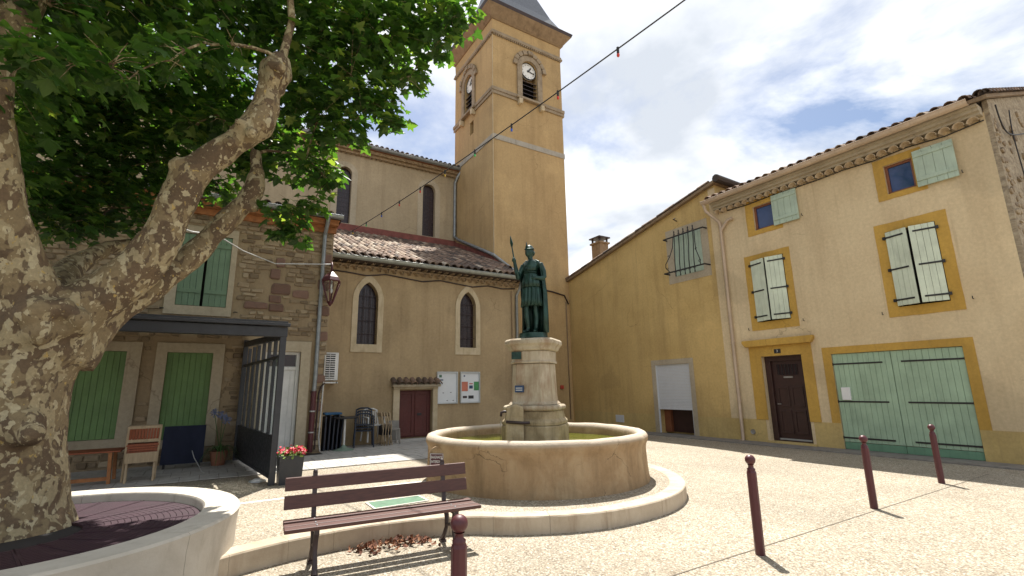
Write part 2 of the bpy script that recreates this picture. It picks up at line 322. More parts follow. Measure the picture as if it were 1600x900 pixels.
# ------------------------------------------------------------------ mesh helpers
OFF = {}
class MB:
    def __init__(s): s.v = []; s.f = []; s.t = []
    def add(s, vs, fs, t=0.0):
        n = len(s.v); s.v += [tuple(v) for v in vs]
        s.f += [tuple(i+n for i in f) for f in fs]; s.t += [t]*len(fs); return s
    def box(s, x0, x1, y0, y1, z0, z1, t=0.0):
        return s.add([(x, y, z) for z in (z0, z1) for y in (y0, y1) for x in (x0, x1)],
                     [(0, 2, 3, 1), (4, 5, 7, 6), (0, 1, 5, 4), (2, 6, 7, 3), (0, 4, 6, 2), (1, 3, 7, 5)], t)
    def rect(s, fn, u0, u1, v0, v1, d0, d1, t=0.0):
        return s.prism([(u0, v0), (u1, v0), (u1, v1), (u0, v1)], fn, d0, d1, t)
    def prism(s, poly, fn, d0, d1, t=0.0):
        n = len(poly); vs = [fn(u, v, d0) for u, v in poly]+[fn(u, v, d1) for u, v in poly]
        fs = [tuple(range(n)), tuple(range(2*n-1, n-1, -1))]+[(i, i+n, (i+1) % n+n, (i+1) % n) for i in range(n)]
        return s.add(vs, fs, t)
    def ring(s, outer, inner, fn, d0, d1, closed=True, t=0.0):
        n = len(outer); vs = [fn(u, v, d) for d in (d0, d1) for pl in (outer, inner) for u, v in pl]
        fs = []
        for i in range(n if closed else n-1):
            j = (i+1) % n
            o0, o1, i0, i1 = i, j, n+i, n+j
            fs += [(o0, o1, i1, i0), (2*n+o0, 2*n+i0, 2*n+i1, 2*n+o1), (o0, 2*n+o0, 2*n+o1, o1), (i0, i1, 2*n+i1, 2*n+i0)]
        if not closed: fs += [(0, n, 3*n, 2*n), (n-1, 3*n-1, 4*n-1, 2*n-1)]
        return s.add(vs, fs, t)
    def bar(s, a, b, w, h=None, up=(0, 0, 1), t=0.0):
        a = Vector(a); b = Vector(b); h = h or w; d = (b-a).normalized(); up = Vector(up)
        if abs(d.dot(up)) > .98: up = Vector((1, 0, 0)) if abs(d.x) < .9 else Vector((0, 1, 0))
        r = d.cross(up).normalized(); u = r.cross(d)
        vs = [p+r*(i*w/2)+u*(j*h/2) for p in (a, b) for i, j in ((-1, -1), (1, -1), (1, 1), (-1, 1))]
        return s.add(vs, [(0, 1, 2, 3), (7, 6, 5, 4), (0, 4, 5, 1), (1, 5, 6, 2), (2, 6, 7, 3), (3, 7, 4, 0)], t)
    def tube(s, pts, r, n=8, t=0.0, cap=True):
        pts = [Vector(p) for p in pts]; m = len(pts); rs = r if isinstance(r, (list, tuple)) else [r]*m
        vs = []; ref = None
        for i, p in enumerate(pts):
            d = (pts[min(i+1, m-1)]-pts[max(i-1, 0)]).normalized()
            if ref is None: ref = Vector((0, 0, 1)) if abs(d.z) < .9 else Vector((1, 0, 0))
            x = (ref-d*ref.dot(d)).normalized(); ref = x; y = d.cross(x)
            vs += [p+(x*math.cos(2*math.pi*k/n)+y*math.sin(2*math.pi*k/n))*rs[i] for k in range(n)]
        fs = [(i*n+k, i*n+(k+1) % n, (i+1)*n+(k+1) % n, (i+1)*n+k) for i in range(m-1) for k in range(n)]
        if cap: fs += [tuple(range(n-1, -1, -1)), tuple((m-1)*n+k for k in range(n))]
        return s.add(vs, fs, t)
    def lathe(s, c, prof, n=24, t=0.0, a0=0, a1=2*math.pi, wob=None):
        full = abs(a1-a0-2*math.pi) < 1e-6; m = n if full else n+1; vs = []
        for r, z in prof:
            for k in range(m):
                a = a0+(a1-a0)*k/n; rr, zz = r, z
                if wob: rr, zz = wob(r, z, a)
                vs.append((c[0]+rr*math.cos(a), c[1]+rr*math.sin(a), c[2]+zz))
        fs = [(i*m+k, i*m+(k+1) % m, (i+1)*m+(k+1) % m, (i+1)*m+k) for i in range(len(prof)-1) for k in range(n)]
        return s.add(vs, fs, t)
    def sphere(s, c, r, n=10, m=6, t=0.0):
        rx, ry, rz = r if isinstance(r, (tuple, list)) else (r, r, r)
        vs = [(c[0], c[1], c[2]-rz)]
        for i in range(1, m):
            a = -math.pi/2+math.pi*i/m
            vs += [(c[0]+rx*math.cos(a)*math.cos(2*math.pi*k/n), c[1]+ry*math.cos(a)*math.sin(2*math.pi*k/n), c[2]+rz*math.sin(a)) for k in range(n)]
        vs.append((c[0], c[1], c[2]+rz)); fs = [(0, 1+(k+1) % n, 1+k) for k in range(n)]
        for i in range(m-2): fs += [(1+i*n+k, 1+i*n+(k+1) % n, 1+(i+1)*n+(k+1) % n, 1+(i+1)*n+k) for k in range(n)]
        e = len(vs)-1; b0 = 1+(m-2)*n
        fs += [(b0+k, b0+(k+1) % n, e) for k in range(n)]
        return s.add(vs, fs, t)
    def mesh(s, name, off=Vector((0, 0, 0))):
        me = bpy.data.meshes.new(name); me.from_pydata([(v[0]-off[0], v[1]-off[1], v[2]-off[2]) for v in s.v], [], s.f)
        if any(s.t):
            at_ = me.attributes.new('tint', 'FLOAT', 'FACE'); at_.data.foreach_set('value', s.t)
        me.update(); return me
    def build(s, name, mat, parent=None, smooth=False, bevel=0, off=None, fix=True):
        o_ = OFF.get(parent.name, Vector((0, 0, 0))) if parent else (Vector(off) if off else Vector((0, 0, 0)))
        me = s.mesh(name, o_)
        if fix:
            b = bmesh.new(); b.from_mesh(me); bmesh.ops.recalc_face_normals(b, faces=b.faces); b.to_mesh(me); b.free()
        if smooth:
            me.polygons.foreach_set('use_smooth', [True]*len(me.polygons)); me.update()
        me.materials.append(MATS[mat]); o = bpy.data.objects.new(name, me); C.objects.link(o)
        if smooth == 'auto': 
            md = o.modifiers.new('edges', 'EDGE_SPLIT'); md.split_angle = R(40)
        if parent: o.parent = parent
        elif off: o.location = o_
        OFF[o.name] = o_
        if bevel:
            md = o.modifiers.new('bevel', 'BEVEL'); md.width = bevel; md.segments = 2; md.limit_method = 'ANGLE'; md.angle_limit = R(40)
        return o
def thing(name, label, cat, loc=(0, 0, 0), group=None):
    o = bpy.data.objects.new(name, None); o.empty_display_size = .2; C.objects.link(o); o.location = loc
    OFF[o.name] = Vector(loc); return tag(o, label, cat, group)
def tag(o, label, cat, group=None):
    o['label'] = label; o['category'] = cat
    if group: o['group'] = group
    return o
def struct(o): o['kind'] = 'structure'; return o
def stuff(o): o['kind'] = 'stuff'; return o
def link_copy(o, parent, matrix=None):
    c = o.copy(); C.objects.link(c); c.parent = parent
    if matrix is not None: c.matrix_local = matrix
    OFF[c.name] = OFF.get(o.name, Vector((0, 0, 0))); return c
def copy_tree(o, parent=None, label=None):
    kids = list(o.children); c = o.copy(); C.objects.link(c); c.parent = parent
    OFF[c.name] = OFF.get(o.name, Vector((0, 0, 0)))
    for k in kids: copy_tree(k, c)
    if label: c['label'] = label
    return c
def evaluated(o, *also):
    """modifier result of one object, worked out in a scratch scene so that the rest is not re-evaluated"""
    ts = bpy.data.scenes.new('scratch')
    for q in (o, *also): ts.collection.objects.link(q)
    vl = ts.view_layers[0]; vl.update(); dg = vl.depsgraph; dg.update()
    me = bpy.data.meshes.new_from_object(o.evaluated_get(dg), depsgraph=dg)
    bpy.data.scenes.remove(ts); return me
def carve(o, cutters):
    """cut window and door recesses out of a wall block"""
    mb = MB()
    for c in cutters: mb.add(c.v, c.f)
    co = mb.build('cutter', 'dark_void', None); co.parent = o.parent
    if o.parent: co.location = -OFF[o.parent.name]
    md = o.modifiers.new('cut', 'BOOLEAN'); md.operation = 'DIFFERENCE'; md.object = co; md.solver = 'EXACT'
    me = evaluated(o, co); o.modifiers.clear(); o.data = me
    bpy.data.objects.remove(co)
    return o
def remesh(o, vox, smooth_it=6):
    md = o.modifiers.new('r', 'REMESH'); md.mode = 'VOXEL'; md.voxel_size = vox; md.use_smooth_shade = True
    if smooth_it:
        ms = o.modifiers.new('s', 'SMOOTH'); ms.iterations = smooth_it; ms.factor = .5
    me = evaluated(o); o.modifiers.clear(); o.data = me
    if not me.materials: me.materials.append(MATS['bronze'])
    me.polygons.foreach_set('use_smooth', [True]*len(me.polygons)); return o
def text(body, size, fn, mat, parent, depth=.004, name='lettering', align='CENTER', sx=1.0):
    """flat lettering laid on a surface; fn maps (u, v, d) to the world"""
    cu = bpy.data.curves.new('t', 'FONT'); cu.body = body; cu.size = size; cu.align_x = align; cu.align_y = 'CENTER'
    to = bpy.data.objects.new('t', cu); me = evaluated(to)
    bpy.data.objects.remove(to)
    mb = MB(); mb.add([fn(v.co.x*sx, v.co.y, depth) for v in me.vertices], [tuple(p.vertices) for p in me.polygons])
    return mb.build(name, mat, parent, fix=False)
def FX(c): return lambda u, v, d: (c-d, u, v)          # facade facing -x, u = y
def FY(c): return lambda u, v, d: (u, c-d, v)          # facade facing -y, u = x
def gothic(u0, u1, v0, vs, n=7):
    w = u1-u0; p = [(u0, v0), (u1, v0)]
    p += [(u0+w*math.cos(a), vs+w*math.sin(a)) for a in [math.pi/3*k/n for k in range(n+1)]]
    p += [(u1-w*math.cos(a), vs+w*math.sin(a)) for a in [math.pi/3*(n-1-k)/n for k in range(n)]]
    return p
def roundarch(u0, u1, v0, vs, n=12):
    w = (u1-u0)/2; c = (u0+u1)/2
    return [(u0, v0), (u1, v0)]+[(c+w*math.cos(math.pi*k/n), vs+w*math.sin(math.pi*k/n)) for k in range(n+1)]
def basis(loc, x, y, z):
    m = Matrix((x, y, z)).transposed().to_4x4(); m.translation = loc; return m
def h2(x, s=0):  # cheap repeatable noise
    return mnoise.noise(Vector((x, s*7.13+.5, 1.7)))

# canal tile: tapered half pipe with thickness, long axis +y, three tint variants sharing meshes
def tile_mb(Ln=.46, r0=.106, r1=.083, t=0.5, seg=6, th=.014):
    mb = MB(); vs = []
    for y, r in ((0, r0), (Ln, r1)):
        for rr in (r, r-th):
            vs += [(rr*math.cos(math.pi*k/seg), y, rr*math.sin(math.pi*k/seg)*1.05) for k in range(seg+1)]
    n = seg+1; fs = []
    for k in range(seg):
        fs += [(k, k+1, 2*n+k+1, 2*n+k), (n+k, 3*n+k, 3*n+k+1, n+k+1), (k, n+k, n+k+1, k+1)]
    mb.add(vs, fs, t); return mb
TILE = []
for k in range(8):
    me = tile_mb(t=.08+.125*k).mesh('tile'); me.materials.append(MATS['tile_clay'])
    b_ = bmesh.new(); b_.from_mesh(me); bmesh.ops.recalc_face_normals(b_, faces=b_.faces); b_.to_mesh(me); b_.free(); TILE.append(me)
def tile_field(parent, origin, across, upslope, ncol, nrow, keep, dcol=.25, drow=.385, skip=None, tone=None):
    """rows of canal tiles; the first `keep` (nearest rows) are parts, the rest one stuff mesh"""
    ac = Vector(across).normalized(); us = Vector(upslope).normalized(); nz = ac.cross(us).normalized()
    if nz.z < 0: nz = -nz; ac = us.cross(nz)
    rest = MB(); cnt = 0; off = OFF.get(parent.name, Vector())
    for r in range(nrow):
        for c in range(ncol):
            p = Vector(origin)+Vector(across).normalized()*(c*dcol)+us*(r*drow+random.uniform(-.02, .02))+nz*(random.uniform(0, .012))
            if skip and skip(p): continue
            j = random.gauss(0, .03); a2 = (ac+us*j).normalized(); u2 = (us-ac*j+nz*.03).normalized(); n2 = a2.cross(u2)
            tn = tone(p) if tone else .45
            k = max(0, min(7, int((tn+random.gauss(0, .24))*8)))
            m4 = basis(p, a2, u2, n2)
            if cnt < keep:
                o = bpy.data.objects.new('roof_tile', TILE[k]); C.objects.link(o); o.parent = parent; m4.translation = p-off; o.matrix_local = m4
            else:
                t = tile_mb(t=.08+.125*k, seg=5); rest.add([m4 @ Vector(v) for v in t.v], t.f, .08+.125*k)
            cnt += 1
    if rest.f: stuff(rest.build('roof_tiles', 'tile_clay', parent))
def eave_tiles(parent, a, b, outward, n, r=.11, depth=.3, name='eave_tile', mat='eave_clay'):
    """génoise: a row of half-round tile ends set under the eave, hollow side down"""
    a = Vector(a); b = Vector(b); d = (b-a).normalized(); ow = Vector(outward); off = OFF.get(parent.name, Vector())
    up = Vector((0, 0, 1)); ax = -ow.cross(up) if (-ow.cross(up)).dot(d) > 0 else ow.cross(up)
    for i in range(n):
        p = a+(b-a)*((i+.5)/n)
        k = random.choice((3, 4, 5, 6)); o = bpy.data.objects.new(name, TILE[k]); C.objects.link(o); o.parent = parent
        o.material_slots[0].link = 'OBJECT'; o.material_slots[0].material = MATS[mat]
        yy = -ow; xx = yy.cross(up)
        m4 = basis(p-off, xx, yy, up) @ Matrix.Diagonal((r/.106, depth/.46, r/.106, 1)); o.matrix_local = m4
# the builders below continue

# ------------------------------------------------------------------ ground
ZP = .19
def sstep(a, b, x):
    t = max(0, min(1, (x-a)/(b-a))); return t*t*(3-2*t)
def ground_h(x, y): return (ZP-.004)*sstep(6.2, 9.2, y)*(1-sstep(7.9, 12.8, x))
xs = [-900, -200, -60, -25]+[-14+.5*i for i in range(65)]+[25, 60, 200, 900]
ys = [-900, -200, -60, -20]+[-8+.5*i for i in range(60)]+[30, 60, 200, 900]
mb = MB(); mb.add([(x, y, ground_h(x, y)) for y in ys for x in xs], [(j*len(xs)+i, j*len(xs)+i+1, (j+1)*len(xs)+i+1, (j+1)*len(xs)+i) for j in range(len(ys)-1) for i in range(len(xs)-1)])
struct(mb.build('ground', 'aggregate', smooth=True))

def catmull(P, n=10):
    P = [Vector((*p, 0)) for p in P]; out_ = []
    for i in range(len(P)-1):
        p0, p1, p2, p3 = P[max(i-1, 0)], P[i], P[i+1], P[min(i+2, len(P)-1)]
        for k in range(n):
            t = k/n; out_.append(.5*((2*p1)+(p2-p0)*t+(2*p0-5*p1+4*p2-p3)*t*t+(3*p1-p0-3*p2+p3)*t**3))
    return out_+[P[-1]]
KP = [(-.45, 5.2), (.05, 5.48), (.55, 5.68), (1.03, 5.79), (1.57, 5.84), (2.13, 5.77), (2.75, 5.55), (3.2, 5.2), (3.87, 4.87), (4.6, 4.74), (5.6, 4.86), (6.48, 5.34), (7.12, 6.1), (7.5, 7.05), (7.5, 8.05), (7.15, 8.95), (6.5, 9.7)]
KC = catmull(KP)
def knorm(i):
    d = (KC[min(i+1, len(KC)-1)]-KC[max(i-1, 0)]).normalized(); return Vector((-d.y, d.x, 0))
KW = .25
kin = [KC[i]+knorm(i)*KW for i in range(len(KC))]
# raised terrace behind the kerb
mid = [KC[i]+knorm(i)*(KW*.6) for i in range(len(KC))]
poly = [(p.x, p.y, ZP) for p in mid]+[(7.4, 11, ZP), (8.6, 17, ZP), (-14, 17, ZP), (-14, 5.2, ZP)]
b_ = bmesh.new(); f_ = b_.faces.new([b_.verts.new(p) for p in poly]); bmesh.ops.triangulate(b_, faces=[f_]); me = bpy.data.meshes.new('terrace'); b_.to_mesh(me); b_.free()
me.materials.append(MATS['aggregate']); to = bpy.data.objects.new('terrace', me); C.objects.link(to); struct(to)
if me.polygons[0].normal.z < 0: me.flip_normals()

kerb = thing('stone_kerb', 'low pale stone kerb curving from the tree planter round the fountain', 'kerb', (2, 5.8, 0))
stones = [0, 5, 15, 26, 35, 46, 57, 66, 76, 86, 97, 107, 118, 128, 139, 150, len(KC)-1]
for a, b in zip(stones, stones[1:]):
    mb = MB(); sec = []
    idx = list(range(a, b+1))
    for q, i in enumerate(idx):
        o_, n_ = KC[i].copy(), knorm(i)
        if q == 0 and a: o_ = o_.lerp(KC[i+1], .025)
        if q == len(idx)-1: o_ = o_.lerp(KC[i-1], .025)
        w = h2(i*.31, 3)*.006
        for off_, z in ((0, -.25), (0-w, .185), (.012, .2), (KW-.012, .2), (KW, .185), (KW, -.25)):
            p = o_+n_*off_; sec.append((p.x, p.y, z))
    fs = [(6*q+k, 6*q+k+1, 6*q+k+7, 6*q+k+6) for q in range(len(idx)-1) for k in range(5)]
    fs += [tuple(range(6)), tuple(range(6*len(idx)-1, 6*len(idx)-7, -1))]
    mb.add(sec, fs); mb.build('kerb_stone', 'white_concrete', kerb)

# expansion joints of the concrete, thin dark strips just above it
mb = MB(); mb.box(3.2, 12.4, 3.315, 3.33, .004, .0045); j0 = struct(mb.build('ground_joint', 'joint_dark'))
# pale flush strip and slabs on the terrace
mb = MB(); mb.box(.2, 3.3, 7.96, 8.05, ZP, ZP+.005); struct(mb.build('edging_strip', 'white_strip', bevel=.002))

pav = MB(); pav.add([(-6, 10.45, ZP+.004), (9.2, 10.45, ZP+.004), (9.2, 14.35, ZP+.004), (-6, 14.35, ZP+.004)], [(0, 1, 2, 3)])
pav = struct(pav.build('pavement', 'joint_dark'))
slabs = []
for k in range(3):
    b = MB(); b.box(-.1465, .1465, -.292, .292, 0, .012); o = b.build('slabsrc', 'slab_stone', bevel=.004); slabs.append(o.data); bpy.data.objects.remove(o)
for r in range(6):
    for c in range(46):
        x = -4.4+c*.302+(.15 if r % 2 else 0); y = 10.76+r*.6
        if x > 9 or (c < 5 and r > 4): continue
        o = bpy.data.objects.new('paving_slab', slabs[0]); C.objects.link(o); o.parent = pav; o.location = (x, y, ZP+.004+random.uniform(0, .0035))
        o.rotation_euler = (random.gauss(0, .002), random.gauss(0, .002), 0)

# pavement along the right-hand houses
mb = MB(); mb.box(13.35, 14.05, -2.0, 17.3, -.1, .035); struct(mb.build('side_pavement', 'pavement_grey', bevel=.01))

# ------------------------------------------------------------------ tree planter, grate and hatch
PC = (-1.40, 6.25); PR = 1.79
pl = thing('tree_planter', 'round white concrete planter wall around the plane tree', 'planter', (PC[0], PC[1], 0))
for k in range(6):
    a0 = k*math.pi/3+.35; mb = MB()
    prof = [(PR-.34, .0), (PR-.34, .53), (PR-.32, .555), (PR-.02, .56), (PR, .54), (PR-.02, .40), (PR-.03, -.1)]
    mb.lathe((PC[0], PC[1], 0), prof+[prof[0]], 16, a0=a0+.0012, a1=a0+math.pi/3-.0012)
    m_ = 17; nn = len(prof)
    mb.f += [tuple(i*m_ for i in range(nn)), tuple(i*m_+16 for i in reversed(range(nn)))]; mb.t += [0, 0]
    mb.build('wall_block', 'planter_white', pl, smooth='auto')
gr = thing('tree_grate', 'dark maroon metal tree grate inside the planter', 'grate', (PC[0], PC[1], .44))
ng = 20
for k in range(ng):
    a0 = 2*math.pi*k/ng; mb = MB()
    for q in range(18):
        r0 = .5+q*.0523; r1 = r0+.0475
        mb.lathe((PC[0], PC[1], 0), [(r0, .44), (r0, .468), (r1, .468), (r1, .44)], 4, a0=a0+.01, a1=a0+2*math.pi/ng-.01)
    for aa in (a0+.012, a0+2*math.pi/ng-.012):
        mb.bar((PC[0]+.5*math.cos(aa), PC[1]+.5*math.sin(aa), .455), (PC[0]+1.43*math.cos(aa), PC[1]+1.43*math.sin(aa), .455), .02, .034)
    mb.build('grate_panel', 'maroon_grate', gr)
mb = MB(); mb.lathe((PC[0], PC[1], 0), [(.02, .445), (1.46, .445)], 32); mb.build('soil', 'dark_void', gr)

hat = thing('ground_hatch', 'green ground hatch with white metal frame behind the bench', 'hatch', (2.33, 6.8, ZP))
mb = MB(); fnz = lambda u, v, d: (u, v, ZP+d)
mb.ring([(1.94, 6.56), (2.71, 6.60), (2.71, 6.99), (1.94, 6.99)], [(1.965, 6.585), (2.685, 6.62), (2.685, 6.97), (1.965, 6.965)], fnz, .001, .014); mb.build('frame', 'white_strip', hat)
mb = MB(); mb.prism([(1.966, 6.586), (2.684, 6.621), (2.684, 6.969), (1.966, 6.964)], fnz, .001, .010); mb.build('lid', 'hatch_green', hat)

# ------------------------------------------------------------------ bell tower
TX0, TX1, TY0, TY1 = 9.95, 14.05, 17.4, 21.55; TCX, TCY = (TX0+TX1)/2, (TY0+TY1)/2
tw = thing('bell_tower', 'tall ochre rendered church bell tower with clocks and slate roof', 'tower', (TCX, TCY, 0))
fF, fL = FY(TY0), FX(TX0)
mb = MB(); mb.box(TX0, TX1, TY0, TY1, -.2, 19.4); wall = mb.build('wall', 'tower_wall', tw)
cut = []; CU, CV = 12.05, 17.23
for fn, c in ((fF, CU), (fL, 19.9)):
    m2 = MB(); m2.prism(roundarch(c-.46, c+.46, 15.58, 17.24), fn, .1, -.42); cut.append(m2)
m2 = MB(); m2.rect(fL, 19.38, 19.76, 14.2, 14.9, .1, -.3); cut.append(m2)
carve(wall, cut)
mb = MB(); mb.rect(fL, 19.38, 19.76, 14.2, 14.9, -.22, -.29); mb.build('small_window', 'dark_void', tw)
def band(z0, z1, p, mat, nm):
    mb = MB(); mb.box(TX0-p, TX1+p, TY0-p, TY1+p, z0, z1); return mb.build(nm, mat, tw, bevel=.02)
band(12.93, 13.2, .035, 'grey_band', 'grey_band')
# string course, stopped by the window surrounds
for u0, u1 in ((TX0-.09, 11.35), (12.75, TX1+.09)):
    mb = MB(); mb.rect(fF, u0, u1, 15.26, 15.42, 0, .06); mb.rect(fF, u0, u1, 15.42, 15.6, 0, .1); mb.build('string_course', 'tower_stone', tw, bevel=.02)
for u0, u1 in ((TY0, 19.2), (20.6, TY1+.09)):
    mb = MB(); mb.rect(fL, u0, u1, 15.26, 15.42, 0, .06); mb.rect(fL, u0, u1, 15.42, 15.6, 0, .1); mb.build('string_course', 'tower_stone', tw, bevel=.02)
mb = MB(); mb.box(TX1, TX1+.1, TY0, TY1, 15.26, 15.6); mb.build('string_course', 'tower_stone', tw)
band(18.5, 18.6, .09, 'tower_stone', 'frieze_band'); band(18.6, 18.72, .05, 'tower_stone', 'frieze_band')
for fn, c0, c1 in ((fF, TX0, TX1), (fL, TY0, TY1)):
    mb = MB(); n = 34
    for i in range(n):
        u = c0+(c1-c0)*(i+.5)/n; mb.rect(fn, u-.03, u+.03, 18.43, 18.5, 0, .07)
    stuff(mb.build('dentils', 'tower_stone', tw))
def frust(z0, p0, z1, p1):
    mb = MB(); vs_ = []
    for z, p in ((z0, p0), (z1, p1)): vs_ += [(TX0-p, TY0-p, z), (TX1+p, TY0-p, z), (TX1+p, TY1+p, z), (TX0-p, TY1+p, z)]
    mb.add(vs_, [(0, 1, 5, 4), (1, 2, 6, 5), (2, 3, 7, 6), (3, 0, 4, 7), (3, 2, 1, 0), (4, 5, 6, 7)]); return mb
frust(18.72, .0, 19.38, .02).build('frieze', 'tower_wall', tw)
co = frust(19.38, .10, 19.82, .46).build('cornice', 'cornice_stone', tw)
frust(19.3, .06, 19.38, .14).build('cornice_mould', 'cornice_stone', tw)
frust(19.82, .46, 19.98, .52).build('cornice_lip', 'iron_dark', tw, bevel=.01)
rf = frust(19.98, .50, 20.45, .05).build('roof_skirt', 'moss_edge', tw)
mb = MB(); vs_ = []
for z, p in ((20.40, .06), (21.2, -.32), (23.0, -.95), (27.5, -2.0)): vs_ += [(TX0-p, TY0-p, z), (TX1+p, TY0-p, z), (TX1+p, TY1+p, z), (TX0-p, TY1+p, z)]
mb.add(vs_, [(4*i+k, 4*i+(k+1) % 4, 4*i+4+(k+1) % 4, 4*i+4+k) for i in range(3) for k in range(4)]+[(12, 13, 14, 15)]); mb.build('slate_roof', 'slate', tw)
# lightning conductor on the corner
mb = MB(); mb.tube([(TX0-.02, TY0-.02, 7.3), (TX0-.02, TY0-.02, 18.4)], .018, 6); mb.build('conductor', 'window_stone', tw)
def belfry(fn, c):
    mb = MB(); I = roundarch(c-.46, c+.46, 15.58, 17.24, 14); O = roundarch(c-.74, c+.74, 15.5, 17.24, 14)
    mb.ring(O[1:]+[O[0]], I[1:]+[I[0]], fn, 0, .08, closed=False); sr = mb.build('window_surround', 'tower_stone', tw, bevel=.015)
    for i in range(9):   # voussoirs of the hood, each stone proud by its own amount
        a0 = math.pi*(i+.06)/9; a1 = math.pi*(i+.94)/9; q = []
        for a, r in ((a0, .76), (a1, .76), (a1, .98), (a0, .98)): q.append((c+r*math.cos(a), 17.24+r*math.sin(a)))
        m3 = MB(); m3.prism(q, fn, .0, .10+random.uniform(0, .05)+(.04 if i == 4 else 0)); m3.build('voussoir', 'tower_stone', sr, bevel=.02)
    mb = MB(); mb.rect(fn, c-.86, c+.86, 15.40, 15.52, 0, .2); mb.build('window_sill', 'tower_stone', tw, bevel=.02)
    for s in (-1, 1):
        m3 = MB(); m3.prism([(c+s*.64-.1, 15.38), (c+s*.64+.1, 15.38), (c+s*.64+.1, 15.12), (c+s*.64-.1, 15.08)], fn, 0, .22); m3.build('sill_bracket', 'window_stone', tw, bevel=.02)
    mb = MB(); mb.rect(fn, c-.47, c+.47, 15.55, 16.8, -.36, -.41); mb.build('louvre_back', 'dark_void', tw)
    for i in range(5):
        z = 15.66+i*.225; m3 = MB()
        m3.add([fn(c+s*.455, z+dz, d) for s in (-1, 1) for dz, d in ((0, -.05), (.03, -.05), (.24, -.30), (.21, -.30))], [(0, 1, 2, 3), (7, 6, 5, 4), (0, 4, 5, 1), (1, 5, 6, 2), (2, 6, 7, 3), (3, 7, 4, 0)])
        m3.build('louvre', 'iron_dark', tw)
    ck = MB(); pts = [(c+.45*math.cos(2*math.pi*k/40), CV+.45*math.sin(2*math.pi*k/40)) for k in range(40)]
    ck.prism(pts, fn, -.16, -.09); ck = ck.build('clock', 'clock_white', tw)
    m3 = MB(); m3.ring([(c+.455*math.cos(2*math.pi*k/40), CV+.455*math.sin(2*math.pi*k/40)) for k in range(40)], [(c+.42*math.cos(2*math.pi*k/40), CV+.42*math.sin(2*math.pi*k/40)) for k in range(40)], fn, -.12, -.07); m3.build('clock_rim', 'black_paint', ck)
    sgn = 1 if fn is fF else -1   # the left face is seen with u running right to left
    for h, rn in enumerate(('XII', 'I', 'II', 'III', 'IIII', 'V', 'VI', 'VII', 'VIII', 'IX', 'X', 'XI')):
        a = 2*math.pi*h/12; ca, sa = math.cos(-a), math.sin(-a)
        def g(u, v, d, ca=ca, sa=sa):
            v = v+.335; return fn(c+sgn*(u*ca-v*sa), CV+u*sa+v*ca, -.09+d)
        text(rn, .105, g, 'black_paint', ck, .006, 'numeral', sx=.75)
    for a, ln, w in ((2*math.pi*1.2/12, .29, .07), (2*math.pi*17/60, .40, .05)):
        m3 = MB(); ux, uv = sgn*math.sin(a), math.cos(a); q = [(-.07, -w/2), (-.07, w/2), (ln*.8, w/2), (ln, 0), (ln*.8, -w/2)]
        m3.prism([(c+p*ux-s_*uv, CV+p*uv+s_*ux) for p, s_ in q], fn, -.08, -.07+.006*w*20); m3.build('clock_hand', 'black_paint', ck)
belfry(fF, CU); belfry(fL, 19.9)
# services on the tower foot: sagging cable, junction boxes
mb = MB(); mb.tube([(9.6, TY0-.03, 6.35), (10.6, TY0-.04, 6.22), (11.8, TY0-.04, 6.12), (13.0, TY0-.04, 6.02), (13.7, TY0-.04, 5.9), (13.92, TY0-.05, 5.5)], .035, 6); mb.build('cable', 'iron_dark', tw, smooth=True)
mb = MB(); mb.tube([(13.78, TY0-.04, 5.6), (13.8, TY0-.04, .3)], .022, 8); mb.build('thin_pipe', 'cornice_stone', tw, smooth=True)
for k in range(4):
    o = bpy.data.objects.new('rear_eave_tile', TILE[2+k]); C.objects.link(o); o.parent = tw; o.matrix_local = basis(Vector((TX1+.02, 18.2+.21*k, 10.1))-OFF[tw.name], Vector((0, 1, 0)), Vector((1, 0, -.3)).normalized(), Vector((.3, 0, 1)).normalized()) @ Matrix.Scale(.6, 4)
mb = MB(); mb.rect(fF, 13.28, 13.46, 1.62, 1.78, 0, .06); mb.build('junction_box', 'sign_red', tw, bevel=.01)
mb = MB(); mb.rect(fF, 12.1, 12.5, 1.75, 2.1, 0, .1); mb.build('meter_box', 'zinc', tw, bevel=.01)

